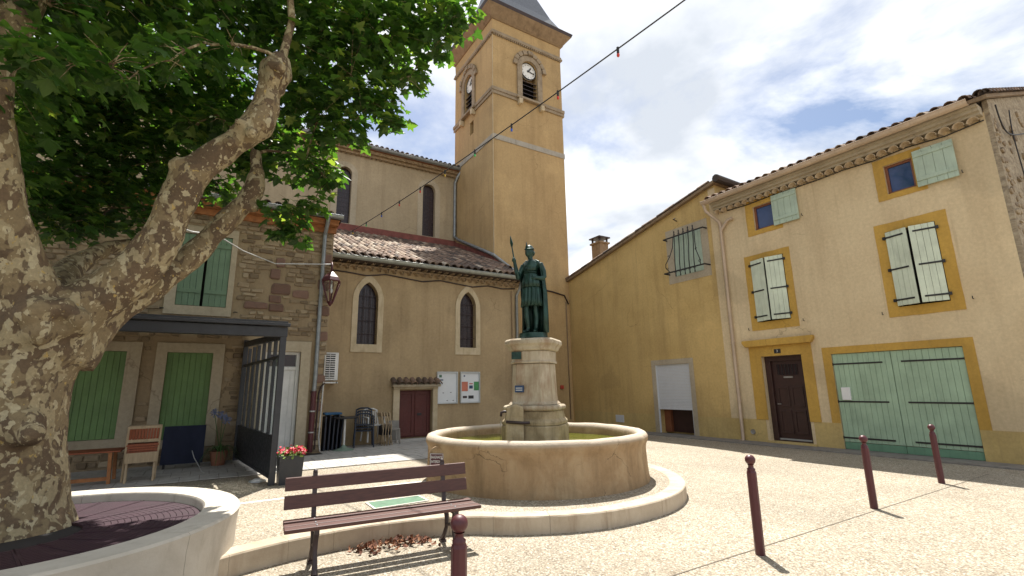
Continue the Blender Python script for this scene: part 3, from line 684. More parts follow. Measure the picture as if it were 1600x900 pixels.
# ------------------------------------------------------------------ church: nave and aisle
YA, YN = 14.3, 21.4; ch = thing('church', 'ochre rendered church aisle and nave with pointed windows and tiled roof', 'church', (5.5, YA, 0))
fA, fN = FY(YA), FY(YN)
mb = MB(); mb.box(2.3, 9.12, YA, YN, -.2, 5.36); aw = mb.build('aisle_wall', 'church_wall', ch)
W1, W2 = (3.5, 4.09), (6.84, 7.43); cut = []
for a, b in (W1, W2):
    m2 = MB(); m2.prism(gothic(a, b, 3.03, 4.40), fA, .1, -.3); cut.append(m2)
m2 = MB(); m2.rect(fA, 4.84, 5.9, .1, 1.68, .1, -.18); cut.append(m2); carve(aw, cut)
for a, b in (W1, W2):
    mb = MB(); mb.ring(gothic(a-.17, b+.17, 2.79, 4.34), gothic(a, b, 3.03, 4.40), fA, -.02, .03); mb.build('window_surround', 'window_stone', ch, bevel=.012)
    mb = MB(); mb.prism(gothic(a, b, 3.03, 4.40), fA, -.2, -.26); pn = mb.build('leaded_window', 'lead_glass', ch)
    mb = MB()
    for k in range(1, 6): u = a+(b-a)*k/6; mb.rect(fA, u-.006, u+.006, 3.03, 4.40+.42*(1-abs(2*k/6-1)**1.6), -.2, -.19)
    for z in [3.15+.14*k for k in range(10)]: mb.rect(fA, a, b, z-.005, z+.005, -.2, -.191)
    stuff(mb.build('lead_bars', 'iron_dark', pn))
    mb = MB()
    for z in (3.35, 3.75, 4.15, 4.5): mb.tube([fA(a, z, -.1), fA(b, z, -.1)], .009, 6)
    for k in (1, 2): u = a+(b-a)*k/3; mb.tube([fA(u, 3.03, -.1), fA(u, 4.75, -.1)], .009, 6)
    mb.build('window_grille', 'iron_dark', ch)
# red service door with stone jambs and a little tiled hood
d0, d1 = 4.84, 5.9
mb = MB(); mb.rect(fA, d0, d1, .29, 1.68, -.12, -.17); dr = mb.build('door', 'door_red', ch)
for a, b in ((d0+.05, 5.35), (5.39, d1-.05)):
    m3 = MB(); m3.ring([(a, .33), (b, .33), (b, 1.64), (a, 1.64)], [(a+.07, .42), (b-.07, .42), (b-.07, 1.55), (a+.07, 1.55)], fA, -.12, -.095); m3.build('door_leaf', 'door_red', dr, bevel=.006)
m3 = MB(); m3.rect(fA, 5.46, 5.6, .92, .99, -.12, -.08); m3.build('lock', 'iron_black', dr)
for a, b in ((d0-.2, d0), (d1, d1+.16)):
    mb = MB(); mb.rect(fA, a, b, .1, 1.72, 0, .09); mb.build('door_jamb', 'window_stone', ch, bevel=.012)
mb = MB(); mb.rect(fA, d0-.2, d1+.16, 1.72, 1.78, 0, .12); mb.build('door_lintel', 'window_stone', ch, bevel=.01)
mb = MB(); mb.rect(fA, d0-.25, d1+.2, .12, .27, 0, .28); mb.build('door_step', 'slab_stone', ch, bevel=.015)
mb = MB(); mb.add([fA(u, z, d) for u in (d0-.26, d1+.2) for z, d in ((1.78, .0), (1.78, .22), (1.84, .25), (1.98, .0))], [(0, 1, 2, 3), (7, 6, 5, 4), (0, 4, 5, 1), (1, 5, 6, 2), (2, 6, 7, 3), (3, 7, 4, 0)])
hood = mb.build('door_hood', 'pale_surround', ch)
for k in range(8):
    o = bpy.data.objects.new('hood_tile', TILE[k % 4+1]); C.objects.link(o); o.parent = ch
    p = Vector((d0-.2+k*.2, YA-.27, 1.84)); y_ = Vector((0, .27, .15)).normalized(); x_ = Vector((1, 0, 0)); z_ = x_.cross(y_)
    o.matrix_local = basis(p-OFF[ch.name], x_, y_, z_) @ Matrix.Diagonal((.95, .75, .95, 1))
# aisle roof
PA = .42; ZE, YE = 5.60, YA-.40
def roofz(y): return ZE+(y-YE)*PA
mb = MB(); mb.add([(2.3, YE, ZE-.04), (9.25, YE, ZE-.04), (9.25, YN, roofz(YN)-.04), (2.3, YN, roofz(YN)-.04), (2.3, YE, ZE-.16), (9.25, YE, ZE-.16), (9.25, YN, 5.3), (2.3, YN, 5.3)],
    [(0, 1, 2, 3), (4, 5, 6, 7), (0, 1, 5, 4), (1, 2, 6, 5), (2, 3, 7, 6), (3, 0, 4, 7)]); mb.build('roof_deck', 'deck_dark', ch)
mb = MB(); mb.add([(9.25, TY0-2.2, roofz(TY0-2.2)-.05), (TX0+.6, TY0, roofz(TY0)-.4), (9.25, TY0, roofz(TY0)-.05), (9.25, YN, roofz(YN)-.05), (9.97, YN, roofz(YN)-.05), (9.97, TY0, roofz(TY0)-.05)], [(0, 1, 5), (0, 5, 2), (2, 5, 4, 3)]); mb.build('roof_deck_corner', 'deck_dark', ch)
tile_field(ch, (2.42, YE-.03, ZE-.01), (1, 0, 0), (0, 1, PA), 30, 20, 297, skip=lambda p: (p.x > 9.2 and p.y < TY0-2) or p.x > 9.85 or (p.y > YN-.25), tone=lambda p: .58 if p.x < 6.4 else .36)  # sunlit left and tower-shaded right of the roof put into the tile tones
# maroon flashing at the head of the roof and round the tower foot
mb = MB(); mb.rect(fN, 2.3, 9.97, roofz(YN)-.05, roofz(YN)+.34, 0, .05); mb.build('flashing', 'flashing_red', ch)
mb = MB(); q = [(TY0-.03, roofz(TY0)-.1), (YN, roofz(YN)-.1), (YN, roofz(YN)+.3), (TY0-.03, roofz(TY0)+.3)]; mb.prism(q, FX(TX0), 0, .05); mb.build('flashing', 'flashing_red', ch)
mb = MB(); mb.prism([(TX0-.04, roofz(TY0)-.45), (TX0+1.25, roofz(TY0)-.8), (TX0+1.25, roofz(TY0)-.45), (TX0-.04, roofz(TY0)+.3)], fF, 0, .05); mb.build('flashing', 'flashing_red', ch)
mb = MB(); mb.add([(9.12, YA, 5.1), (9.12, YA, 5.5), (9.12, TY0, roofz(TY0)), (9.12, TY0, 5.1)], [(0, 1, 2, 3)]); mb.build('roof_cheek', 'church_wall', ch)
# eave: génoise, gutter, downpipes
mb = MB(); mb.rect(fA, 2.3, 9.14, 5.355, 5.40, 0, .10); mb.rect(fA, 2.3, 9.14, 5.485, 5.52, 0, .24); mb.build('eave_corbel', 'eave_clay', ch)
eave_tiles(ch, (2.4, YA-.16, 5.25), (9.12, YA-.16, 5.25), (0, -1, 0), 28, .112, .18)
eave_tiles(ch, (2.4, YA-.31, 5.39), (9.12, YA-.31, 5.39), (0, -1, 0), 28, .112, .33)
def gutter(parent, a, b, r, mat, ow):
    a = Vector(a); b = Vector(b); ow = Vector(ow); mb = MB(); n = 8; vs_ = []
    for p in (a, b):
        for rr in (r, r*.86): vs_ += [p+ow*(rr*math.cos(math.pi*k/n))-Vector((0, 0, 1))*(rr*math.sin(math.pi*k/n)) for k in range(n+1)]
    m = n+1; fs = []
    for k in range(n): fs += [(k, k+1, 2*m+k+1, 2*m+k), (m+k, 3*m+k, 3*m+k+1, m+k+1), (k, m+k, m+k+1, k+1), (2*m+k, 2*m+k+1, 3*m+k+1, 3*m+k)]
    fs += [(0, 2*m, 3*m, m), (n, m+n, 3*m+n, 2*m+n)]
    mb.add(vs_, fs); mb.tube([a+ow*r, b+ow*r], r*.13, 6)
    return mb.build('gutter', mat, parent, smooth='auto')
gutter(ch, (2.35, YA-.40, 5.56), (9.2, YA-.40, 5.56), .1, 'zinc_dull', (0, -1, 0))
mb = MB(); mb.tube([(9.08, YA-.40, 5.47), (9.06, YA-.3, 5.2), (9.05, YA-.07, 4.95), (9.05, YA-.07, .2)], .05, 10); mb.build('downpipe', 'zinc', ch, smooth='auto')
mb = MB(); mb.tube([(8.86, YA-.04, 5.1), (8.87, YA-.04, .2)], .02, 6); mb.build('cable_pipe', 'cornice_stone', ch)
mb = MB(); mb.tube([(2.5, YA-.03, 5.17)]+[(2.5+k*.6, YA-.03, 5.2-.05*(k % 3)) for k in range(1, 11)]+[(9.0, YA-.03, 5.2)], .02, 6); mb.build('cable', 'iron_dark', ch, smooth=True)
# nave wall and roof
mb = MB(); mb.box(-11, TX0, YN, 31, 0, 12.7); nw = mb.build('nave_wall', 'nave_wall', ch)
NW = ((4.05, 4.66), (8.14, 8.81)); cut = []
for a, b in NW:
    m2 = MB(); m2.prism(roundarch(a, b, 9.12, 11.55), fN, .1, -.3); cut.append(m2)
carve(nw, cut)
for a, b in NW:
    mb = MB(); mb.ring(roundarch(a-.26, b+.26, 9.0, 11.55), roundarch(a, b, 9.12, 11.55), fN, -.01, .025); mb.build('window_surround', 'pale_surround', ch)
    mb = MB(); mb.prism(roundarch(a, b, 9.12, 11.55), fN, -.2, -.26); pn = mb.build('leaded_window', 'lead_glass', ch)
    mb = MB()
    for k in range(1, 5): u = a+(b-a)*k/5; mb.rect(fN, u-.007, u+.007, 9.12, 11.75, -.2, -.19)
    for z in [9.3+.22*k for k in range(12)]: mb.rect(fN, a, b, z-.006, z+.006, -.2, -.191)
    stuff(mb.build('lead_bars', 'iron_dark', pn))
mb = MB(); mb.add([(-11.2, YN-.45, 12.92), (10, YN-.45, 12.92), (10, 26.4, 14.6), (-11.2, 26.4, 14.6), (-11.2, 31.5, 12.9), (10, 31.5, 12.9), (-11.2, YN-.45, 12.8), (10, YN-.45, 12.8)], [(0, 1, 2, 3), (3, 2, 5, 4), (0, 1, 7, 6), (6, 7, 5, 4)]); mb.build('nave_roof', 'terracotta', ch)
mb = MB(); mb.rect(fN, -11, TX0, 12.55, 12.66, 0, .14); mb.rect(fN, -11, TX0, 12.66, 12.8, 0, .3); mb.build('eave_corbel', 'eave_clay', ch)
eave_tiles(ch, (2.0, YN-.16, 12.5), (TX0-.05, YN-.16, 12.5), (0, -1, 0), 34, .1, .16)
eave_tiles(ch, (2.0, YN-.34, 12.64), (TX0-.05, YN-.34, 12.64), (0, -1, 0), 34, .1, .18)
tile_field(ch, (1.6, YN-.52, 12.93), (1, 0, 0), (0, 1, .33), 34, 2, 68)
gutter(ch, (-8, YN-.5, 12.9), (TX0+.25, YN-.5, 12.9), .12, 'zinc', (0, -1, 0))
mb = MB(); mb.tube([(TX0+.1, YN-.5, 12.8), (TX0-.06, YN-.4, 12.5), (TX0-.1, YN-.12, 12.2), (TX0-.1, YN-.12, 9.3), (TX0-.1, YN-.5, roofz(YN)+.28), (TX0-.11, TY0+.6, roofz(TY0+.6)+.36), (TX0-.11, TY0-.1, roofz(TY0)+.28), (TX0+1.15, TY0-.1, roofz(TY0)-.42)], .075, 10); mb.build('downpipe', 'zinc', ch, smooth='auto')

# ------------------------------------------------------------------ right-hand houses
def frame(o, u, d):
    """local sheet: u along, v up, d outward"""
    o = Vector(o); u = Vector(u).normalized(); d = Vector(d).normalized()
    return lambda a, v, e: tuple(o+u*a+Vector((0, 0, v))+d*e)
def shutter(parent, fn, w, v0, v1, n, mat, straps=(), thick=.035, name='shutter', strap_mat='iron_black', back=True, battens=False):
    mb = MB()
    if back:
        for z in (v0+(v1-v0)*.15, v0+(v1-v0)*.85): mb.rect(fn, .03, w-.03, z-.05, z+.05, -.02, 0)
    else: mb.rect(fn, 0, w, v0, v1, -.02, 0)
    lf = mb.build(name, mat, parent)
    for k in range(n):
        m3 = MB(); g = w/n; m3.rect(fn, k*g+.0025, (k+1)*g-.0025, v0+random.uniform(0, .004), v1-random.uniform(0, .004), 0, thick+random.uniform(0, .002)); m3.build('plank', mat, lf, bevel=.004)
    if battens:
        for z in (v0+(v1-v0)*.2, v0+(v1-v0)*.86):
            m3 = MB(); m3.rect(fn, .01, w-.01, z-.045, z+.045, thick+.003, thick+.022); m3.build('batten', mat, lf, bevel=.004)
    for z in straps:
        m3 = MB(); m3.rect(fn, -.05, w*.86, z-.02, z+.02, thick+.002, thick+.012); m3.rect(fn, -.06, .0, z-.035, z+.035, 0, thick+.03); m3.build('strap_hinge', strap_mat, lf)
    return lf
XR = 14.0; fR = FX(XR)
cream = thing('cream_house', 'cream two-storey house with ochre window surrounds and green garage doors', 'house', (XR, 6, 0))
mb = MB(); mb.box(XR, 20.5, 2.58, 9.3, -.2, 7.52); hw = mb.build('wall', 'cream_wall', cream)
cut = []
def hole(u0, u1, v0, v1, d=.3): m = MB(); m.rect(fR, u0, u1, v0, v1, .1, -d); cut.append(m)
hole(7.38, 8.06, 6.38, 7.16); hole(3.97, 4.56, 6.30, 7.06); hole(7.32, 8.32, 3.53, 5.46); hole(3.78, 4.76, 3.47, 5.36); hole(7.19, 8.36, .0, 2.5, .4); hole(3.75, 6.43, -.05, 2.45, .12)
carve(hw, cut)
def wavy(u0, u1, v0, v1, amp=.006, n=9):
    c_ = [(u0, v0), (u1, v0), (u1, v1), (u0, v1)]; o_ = []
    for k in range(4):
        a, b = c_[k], c_[(k+1) % 4]
        for i in range(n):
            t = i/n; o_.append((a[0]+(b[0]-a[0])*t+(random.uniform(-amp, amp) if i else 0), a[1]+(b[1]-a[1])*t+(random.uniform(-amp, amp) if i else 0)))
    return o_
def surround(u0, u1, v0, v1, i0, i1, j0, j1, mat, parent, nm='window_surround', p=.014, dd=-.2):
    mb = MB(); mb.ring(wavy(u0, u1, v0, v1), wavy(i0, i1, j0, j1, .0), fR, 0, p); return mb.build(nm, mat, parent)
surround(7.2, 8.3, 6.24, 7.4, 7.38, 8.06, 6.38, 7.16, 'ochre_paint', cream); surround(3.77, 4.77, 6.17, 7.25, 3.97, 4.56, 6.30, 7.06, 'ochre_paint', cream)
surround(7.12, 8.53, 3.29, 5.63, 7.32, 8.32, 3.53, 5.46, 'ochre_paint', cream); surround(3.55, 4.98, 3.24, 5.58, 3.78, 4.76, 3.47, 5.36, 'ochre_paint', cream)
def small_window(u0, u1, v0, v1):
    mb = MB(); mb.ring([(u0, v0), (u1, v0), (u1, v1), (u0, v1)], [(u0+.06, v0+.06), (u1-.06, v0+.06), (u1-.06, v1-.06), (u0+.06, v1-.06)], fR, -.14, -.07); w = mb.build('window', 'brown_frame', cream, bevel=.006)
    m3 = MB(); m3.rect(fR, u0+.055, u1-.055, v0+.055, v1-.055, -.12, -.11); m3.build('pane', 'pane_glass', w)
    m3 = MB(); m3.rect(fR, u0+.06, u1-.06, v0, v0+.02, -.07, -.03); m3.build('sill', 'ochre_paint', w)
small_window(7.38, 8.06, 6.38, 7.16); small_window(3.97, 4.56, 6.30, 7.06)
# shutters of the small windows folded back flat on the wall, of the tall windows ajar
shutter(cream, frame((XR-.05, 7.42, 0), (0, -1, 0), (-1, 0, 0)), .74, 6.34, 7.28, 4, 'shutter_pale', battens=True)
shutter(cream, frame((XR-.05, 3.93, 0), (0, -1, 0), (-1, 0, 0)), .76, 6.24, 7.15, 4, 'shutter_pale', battens=True)
for (h0, h1, v0, v1) in ((7.33, 8.31, 3.55, 5.44), (3.79, 4.75, 3.49, 5.34)):
    w = (h1-h0)/2-.005; a = R(15); st = [v0+.14, (v0+v1)/2-.03, v1-.14]
    shutter(cream, frame((XR-.02, h1, 0), (-math.sin(a), -math.cos(a), 0), (-math.cos(a), math.sin(a), 0)), w, v0, v1, 4, 'shutter_cream', st)
    shutter(cream, frame((XR-.02, h0, 0), (-math.sin(a), math.cos(a), 0), (-math.cos(a), -math.sin(a), 0)), w, v0, v1, 4, 'shutter_cream', st)
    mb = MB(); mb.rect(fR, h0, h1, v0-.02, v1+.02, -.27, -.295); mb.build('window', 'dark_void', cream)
for u, z in ((6.98, 3.42), (3.4, 3.45), (8.62, 3.33), (5.1, 3.33), (6.62, 6.42), (3.12, 6.3)):
    mb = MB(); mb.tube([fR(u, z, 0), fR(u, z, .06), fR(u, z+.06, .06)], .009, 6); mb.build('shutter_dog', 'iron_black', cream)
# front door
def door_wall(z0, z1, mat, p):
    for a, b in ((6.9, 7.19), (8.36, 8.72)):
        mb = MB(); mb.rect(fR, a, b, z0, z1, 0, p); mb.build('door_surround', mat, cream, bevel=.006)
door_wall(.67, 2.5, 'ochre_paint', .03); mb = MB(); mb.rect(fR, 6.9, 8.72, 2.5, 2.8, 0, .03); mb.build('door_surround', 'ochre_paint', cream, bevel=.006)
mb = MB(); mb.prism([(6.85, 2.8), (8.77, 2.8), (8.86, 2.92), (8.86, 3.0), (6.77, 3.0), (6.77, 2.92)], fR, 0, .15); mb.build('door_cornice', 'ochre_paint', cream, bevel=.02)
mb = MB(); mb.rect(fR, 7.19, 8.36, .09, 2.5, -.22, -.3); dr = mb.build('door', 'door_wood', cream)
m3 = MB(); m3.ring([(7.19, .09), (8.36, .09), (8.36, 2.5), (7.19, 2.5)], [(7.29, .12), (8.2, .12), (8.2, 2.36), (7.29, 2.36)], fR, -.22, -.14); m3.build('door_frame', 'door_wood', dr, bevel=.008)
for a, b, z0, z1 in ((7.38, 7.72, .3, .95), (7.78, 8.12, .3, .95), (7.38, 7.72, 1.05, 1.62), (7.78, 8.12, 1.05, 1.62)):
    m3 = MB(); m3.ring([(a, z0), (b, z0), (b, z1), (a, z1)], [(a+.05, z0+.05), (b-.05, z0+.05), (b-.05, z1-.05), (a+.05, z1-.05)], fR, -.22, -.195); m3.build('door_panel', 'door_wood', dr, bevel=.006)
m3 = MB(); m3.rect(fR, 7.45, 8.05, 1.95, 2.25, -.22, -.205); m3.build('door_glazing', 'lead_glass', dr)
for k in range(6):
    m3 = MB(); u = 7.5+k*.1; m3.rect(fR, u-.008, u+.008, 1.95, 2.25, -.205, -.19); m3.build('glazing_bar', 'iron_black', dr)
m3 = MB(); m3.rect(fR, 7.62, 7.88, 1.86, 1.905, -.22, -.2); m3.build('letter_slot', 'grey_metal', dr)
m3 = MB(); m3.rect(fR, 7.3, 8.2, .1, .16, -.22, -.18); m3.build('weather_bar', 'aluminium', dr)
m3 = MB(); m3.tube([fR(8.12, 1.12, -.22), fR(8.12, 1.12, -.15), fR(8.02, 1.12, -.15)], .012, 8); m3.build('handle', 'grey_metal', dr)
mb = MB(); mb.rect(fR, 7.1, 8.45, -.05, .085, -.4, .08); mb.build('door_step', 'plinth_paint', cream, bevel=.01)
mb = MB(); mb.rect(fR, 7.74, 7.93, 2.57, 2.69, .03, .042); npl = mb.build('number_plate', 'black_paint', cream)
text('3', .1, lambda u, v, d: fR(7.835-u, 2.63+v, .043+d), 'sign_white', npl)
# garage doors
for a, b, z0, z1 in ((3.55, 3.75, .67, 2.45), (6.43, 6.64, .67, 2.45), (3.55, 6.64, 2.45, 2.63)):
    mb = MB(); mb.rect(fR, a, b, z0, z1, 0, .014); mb.build('garage_surround', 'ochre_paint', cream)
gst = (.32, 1.22, 2.18)
for o_, dr_, w in (((XR+.06, 6.42, 0), (0, -1, 0), 1.30), ((XR+.06, 3.76, 0), (0, 1, 0), 1.35)):
    fn = frame(o_, dr_, (-1, 0, 0)); lf = shutter(cream, fn, w, .22, 2.44, 11, 'shutter_garage', gst, name='garage_door', back=False)
    m3 = MB(); m3.rect(fn, 0, w, .04, .21, -.01, .04); m3.build('bottom_board', 'garage_base', lf, bevel=.005)
    if o_[1] > 6:
        m3 = MB(); m3.rect(fn, .12, .32, 1.26, 1.58, .04, .1); lb = m3.build('letter_box', 'sign_white', lf, bevel=.01)
# painted plinth in runs between the openings
for a, b in ((2.585, 3.55), (6.64, 7.1), (8.45, 9.3), (3.55, 3.75), (6.43, 6.64)):
    mb = MB(); mb.rect(fR, a, b, -.02, .67, 0, .012 if a != 3.55 and a != 6.43 else .013); mb.build('plinth', 'plinth_paint', cream)
mb = MB(); mb.lathe((0, 0, 0), [(.0, .0), (.06, .0), (.075, .02), (.075, 0)], 14); mb.v = [fR(8.88+x, .3+y, .013+z) for x, y, z in mb.v]; mb.build('vent_cap', 'grey_metal', cream)
# stone gable end facing the camera side
PR_ = .36; fG = FY(2.58)
mb = MB(); mb.prism([(XR-.0, -.1), (20.5, -.1), (20.5, 7.62+5.0*PR_), (19.5, 7.72+5.95*PR_-.1), (XR, 7.78)], fG, 0, .09)
gab = mb.build('gable_wall', 'rubble_render', cream)
random.seed(21)
for k in range(230):
    x = XR+.08+random.random()**1.3*4.2; z = random.uniform(.3, 7.3+(x-XR)*PR_); w = random.uniform(.1, .3); h = random.uniform(.06, .16)
    n = 7; ph = random.random()*6; q = [(x+w*.5*math.cos(2*math.pi*i/n+ph)*random.uniform(.75, 1.1), z+h*.6*math.sin(2*math.pi*i/n+ph)*random.uniform(.75, 1.1)) for i in range(n)]
    m3 = MB(); m3.prism(q, fG, .06, .10+random.uniform(0, .04), random.random()); m3.build('gable_stone', 'wall_stone', cream, bevel=.012)
mb = MB(); cbl = lambda P_: [fG(v.x, v.y, .15) for v in catmull(P_, 6)]; mb.tube(cbl([(14.3, 7.72), (14.38, 7.4), (14.6, 7.2), (15.1, 7.22), (16.2, 7.55), (17.6, 8.05)]), .015, 6); mb.tube(cbl([(15.45, 7.95), (15.25, 7.3), (15.35, 6.3), (15.5, 5.0), (15.45, 3.0)]), .013, 6); mb.build('cable', 'iron_black', cream, smooth=True)
# roof
EX, EZ = XR-.45, 7.72
mb = MB(); rp = lambda x: EZ+(x-EX)*PR_ if x < 19.5 else EZ+(19.5-EX)*PR_-(x-19.5)*PR_
for xa, xb in ((EX, 19.5), (19.5, 25)):
    mb.add([(x, y, rp(x)+dz) for dz in (0, -.08) for x, y in ((xa, 2.4), (xb, 2.4), (xb, 9.35), (xa, 9.35))], [(0, 1, 2, 3), (7, 6, 5, 4), (0, 4, 5, 1), (1, 5, 6, 2), (2, 6, 7, 3), (3, 7, 4, 0)])
mb.build('roof_deck', 'cornice_stone', cream)
mb = MB(); mb.prism([(XR+.02, 7.4), (20.4, 7.4), (20.4, rp(20.4)-.1), (19.5, rp(19.5)-.1), (XR+.02, rp(XR+.02)-.1)], FY(9.29), 0, .2); mb.build('party_wall', 'cream_wall', cream)
random.seed(5)
tile_field(cream, (EX-.06, 2.5, EZ+.01), (0, 1, 0), (1, 0, PR_), 28, 5, 140)
for k in range(22):   # verge tiles up the gable
    o = bpy.data.objects.new('verge_tile', TILE[k % 5+1]); C.objects.link(o); o.parent = cream; y_ = Vector((1, 0, PR_)).normalized(); z_ = Vector((-PR_, 0, 1)).normalized(); x_ = y_.cross(z_)
    o.matrix_local = basis(Vector((EX+k*.3, 2.42, EZ+.02+k*.3*PR_))-OFF[cream.name], x_, y_, z_)
mb = MB(); mb.rect(fR, 2.6, 9.3, 7.43, 7.50, 0, .20); mb.rect(fR, 2.6, 9.3, 7.50, 7.58, 0, .29); mb.rect(fR, 2.6, 9.3, 7.58, 7.64, 0, .36); mb.build('eave_corbel', 'pale_surround', cream)
eave_tiles(cream, (XR-.21, 2.62, 7.31), (XR-.21, 9.28, 7.31), (-1, 0, 0), 27, .112, .22, mat='eave_pale')

gutter(cream, (EX-.02, 2.7, 7.72), (EX-.02, 9.5, 7.72), .11, 'beige_pipe', (-1, 0, 0))
mb = MB(); mb.tube([(EX-.02, 9.45, 7.62), (EX+.02, 9.42, 7.4), (XR-.12, 9.18, 7.0), (XR-.08, 9.17, 6.85), (XR-.08, 9.19, .06), (XR-.2, 9.19, .03)], .05, 10); mb.tube([(XR-.08, 8.72, 7.0), (XR-.08, 8.9, 6.98), (XR-.08, 9.17, 6.7)], .05, 10)
mb.build('downpipe', 'beige_pipe', cream, smooth='auto')
mb = MB()
for z in (1.2, 3.0, 4.8, 6.3): mb.tube([(XR-.08, 9.18, z-.02), (XR-.08, 9.18, z+.02)], .062, 10)
mb.build('pipe_collar', 'beige_pipe', cream)
mb = MB(); mb.tube([(XR-.03, 2.6, 7.33)]+[(XR-.03, 2.6+k*.7, 7.33-.06*math.sin(k*1.7)**2) for k in range(1, 10)], .014, 6); mb.build('eave_cable', 'iron_black', cream, smooth=True)

yel = thing('yellow_house', 'mustard yellow house with sloping roofline beside the church tower', 'house', (XR, 13, 0))
YS = -.224; rz = lambda y: 8.36+(y-9.45)*YS
mb = MB(); mb.add([(x, y, z) for x in (XR+.0, 21) for y, z in ((9.3, -.2), (17.38, -.2), (17.38, rz(17.38)), (9.3, rz(9.3)))], [(0, 1, 2, 3), (7, 6, 5, 4), (0, 4, 5, 1), (1, 5, 6, 2), (2, 6, 7, 3), (3, 7, 4, 0)])
yw = mb.build('wall', 'yellow_wall', yel); cut = []; hole(10.0, 11.2, 5.55, 7.05, .22); hole(10.98, 12.48, -.05, 2.44, .5); carve(yw, cut)
mb = MB(); mb.rect(fR, 9.301, 9.56, .67, 8.3, 0, .01); mb.build('corner_strip', 'cream_wall', yel)
for a, b in ((9.301, 10.80), (12.66, 17.3)):
    mb = MB(); mb.rect(fR, a, b, -.02, .67, 0, .012); mb.build('plinth', 'plinth_paint', yel)
mb = MB(); mb.ring([(9.72, 5.32), (11.5, 5.32), (11.5, 7.34), (9.72, 7.34)], [(10.0, 5.55), (11.2, 5.55), (11.2, 7.05), (10.0, 7.05)], fR, 0, .014); mb.build('window_surround', 'pale_surround', yel)
shutter(yel, frame((XR+.03, 11.2, 0), (0, -1, 0), (-1, 0, 0)), .59, 5.56, 7.04, 5, 'shutter_pale'); shutter(yel, frame((XR+.03, 10.01, 0), (0, 1, 0), (-1, 0, 0)), .59, 5.56, 7.04, 5, 'shutter_pale')
# wrought-iron basket grille
gl = MB(); gl.tube([fR(11.45, 6.98, .0), fR(11.45, 6.98, .22), fR(9.75, 6.98, .22), fR(9.75, 6.98, 0)], .028, 6); gl = gl.build('window_grille', 'iron_black', yel)
m3 = MB(); m3.tube([fR(11.45, 5.68, .0), fR(11.45, 5.68, .3), fR(9.75, 5.68, .3), fR(9.75, 5.68, 0)], .028, 6); m3.build('grille_rail', 'iron_black', gl)
for k in range(5):
    u = 10.95-k*.2; m3 = MB(); m3.tube([fR(u, 5.55, .3), fR(u, 6.0, .3), fR(u, 6.6, .24), fR(u, 7.1, .22)], .016, 6)
    m3.sphere(fR(u, 7.14, .22), (.02, .025, .05)); m3.sphere(fR(u, 5.52, .3), (.02, .025, .04)); m3.tube([fR(u-.05, 7.02, .22), fR(u, 7.09, .22), fR(u+.05, 7.02, .22)], .009, 5); m3.tube([fR(u-.05, 5.62, .3), fR(u, 5.74, .3), fR(u+.05, 5.62, .3)], .009, 5)
    m3.build('grille_bar', 'iron_black', gl)
for s, u0 in ((1, 11.0), (-1, 10.1)):
    m3 = MB(); m3.tube([fR(u0+s*x, z, d) for x, z, d in ((0, 7.0, .22), (.02, 6.6, .26), (.1, 6.25, .36), (.24, 5.98, .44), (.27, 5.85, .42), (.2, 5.7, .32))], .015, 6)
    for q in range(2):
        cx, cz, cr_ = ((.12, 6.25, .05), (.22, 5.80, .06))[q]
        m3.tube([fR(u0+s*(cx+cr_*(1-k/12)*math.cos(k*.8)), cz+cr_*(1-k/12)*math.sin(k*.8), .38) for k in range(11)], .008, 5)
    m3.build('scroll', 'iron_black', gl)
mb = MB(); mb.tube([fR(10.94, 7.6, 0), fR(10.9, 7.62, .25), fR(10.62, 7.52, .5)], .02, 6); mb.build('hoist_arm', 'iron_dark', yel)
for a, b, z0, z1 in ((10.80, 10.98, .02, 2.44), (12.48, 12.66, .02, 2.44), (10.80, 12.66, 2.44, 2.62)):
    mb = MB(); mb.rect(fR, a, b, z0, z1, 0, .02); mb.build('door_surround', 'pale_surround', yel, bevel=.005)
sh = MB(); sh.rect(fR, 10.98, 12.48, .86, .90, -.05, -.015); sh = sh.build('roller_shutter', 'roller_white', yel)
for k in range(30):
    m3 = MB(); z = .9+k*.0513; m3.rect(fR, 10.985, 12.475, z+.002, z+.050, -.05, -.03); m3.build('slat', 'roller_white', sh, bevel=.006)
mb = MB()
for u in (10.99, 12.47): mb.rect(fR, u-.02, u+.02, .02, 2.44, -.06, .0)
mb.build('shutter_rail', 'roller_white', yel)
mb = MB(); mb.rect(fR, 10.98, 12.2, .06, 1.2, -.42, -.46); mb.build('inner_door', 'door_wood', yel); mb = MB(); mb.rect(fR, 12.2, 12.48, .06, 1.2, -.3, -.46); mb.build('inner_wall', 'brown_frame', yel)
mb = MB(); mb.rect(fR, 14.25, 14.7, .30, .58, .012, .03); mb.build('vent_cover', 'roller_white', yel)
mb = MB(); mb.add([(x, y, rz(y)+dz) for dz in (0.0, .1) for x, y in ((XR-.16, 9.2), (21, 9.2), (21, 17.45), (XR-.16, 17.45))], [(0, 1, 2, 3), (4, 5, 6, 7), (0, 1, 5, 4), (1, 2, 6, 5), (2, 3, 7, 6), (3, 0, 4, 7)]); mb.build('roof_deck', 'cornice_stone', yel)
tile_field(yel, (XR-.1, 17.35, rz(17.35)+.1), (1, 0, 0), (0, -1, -YS), 4, 21, 84)
mb = MB(); mb.tube([(XR-.18, 9.1, rz(9.1)+.1), (16, 9.1, rz(9.1)+.1)], [.13, .1], 8); mb.build('ridge_tiles', 'tile_clay', yel)
chm = MB(); chm.box(15.3, 15.85, 16.5, 17.1, 6.5, 8.55); chm = chm.build('chimney', 'cornice_stone', yel, bevel=.01)
m3 = MB(); m3.box(15.24, 15.91, 16.44, 17.16, 8.5, 8.58); m3.build('chimney_band', 'cornice_stone', chm)
m3 = MB()
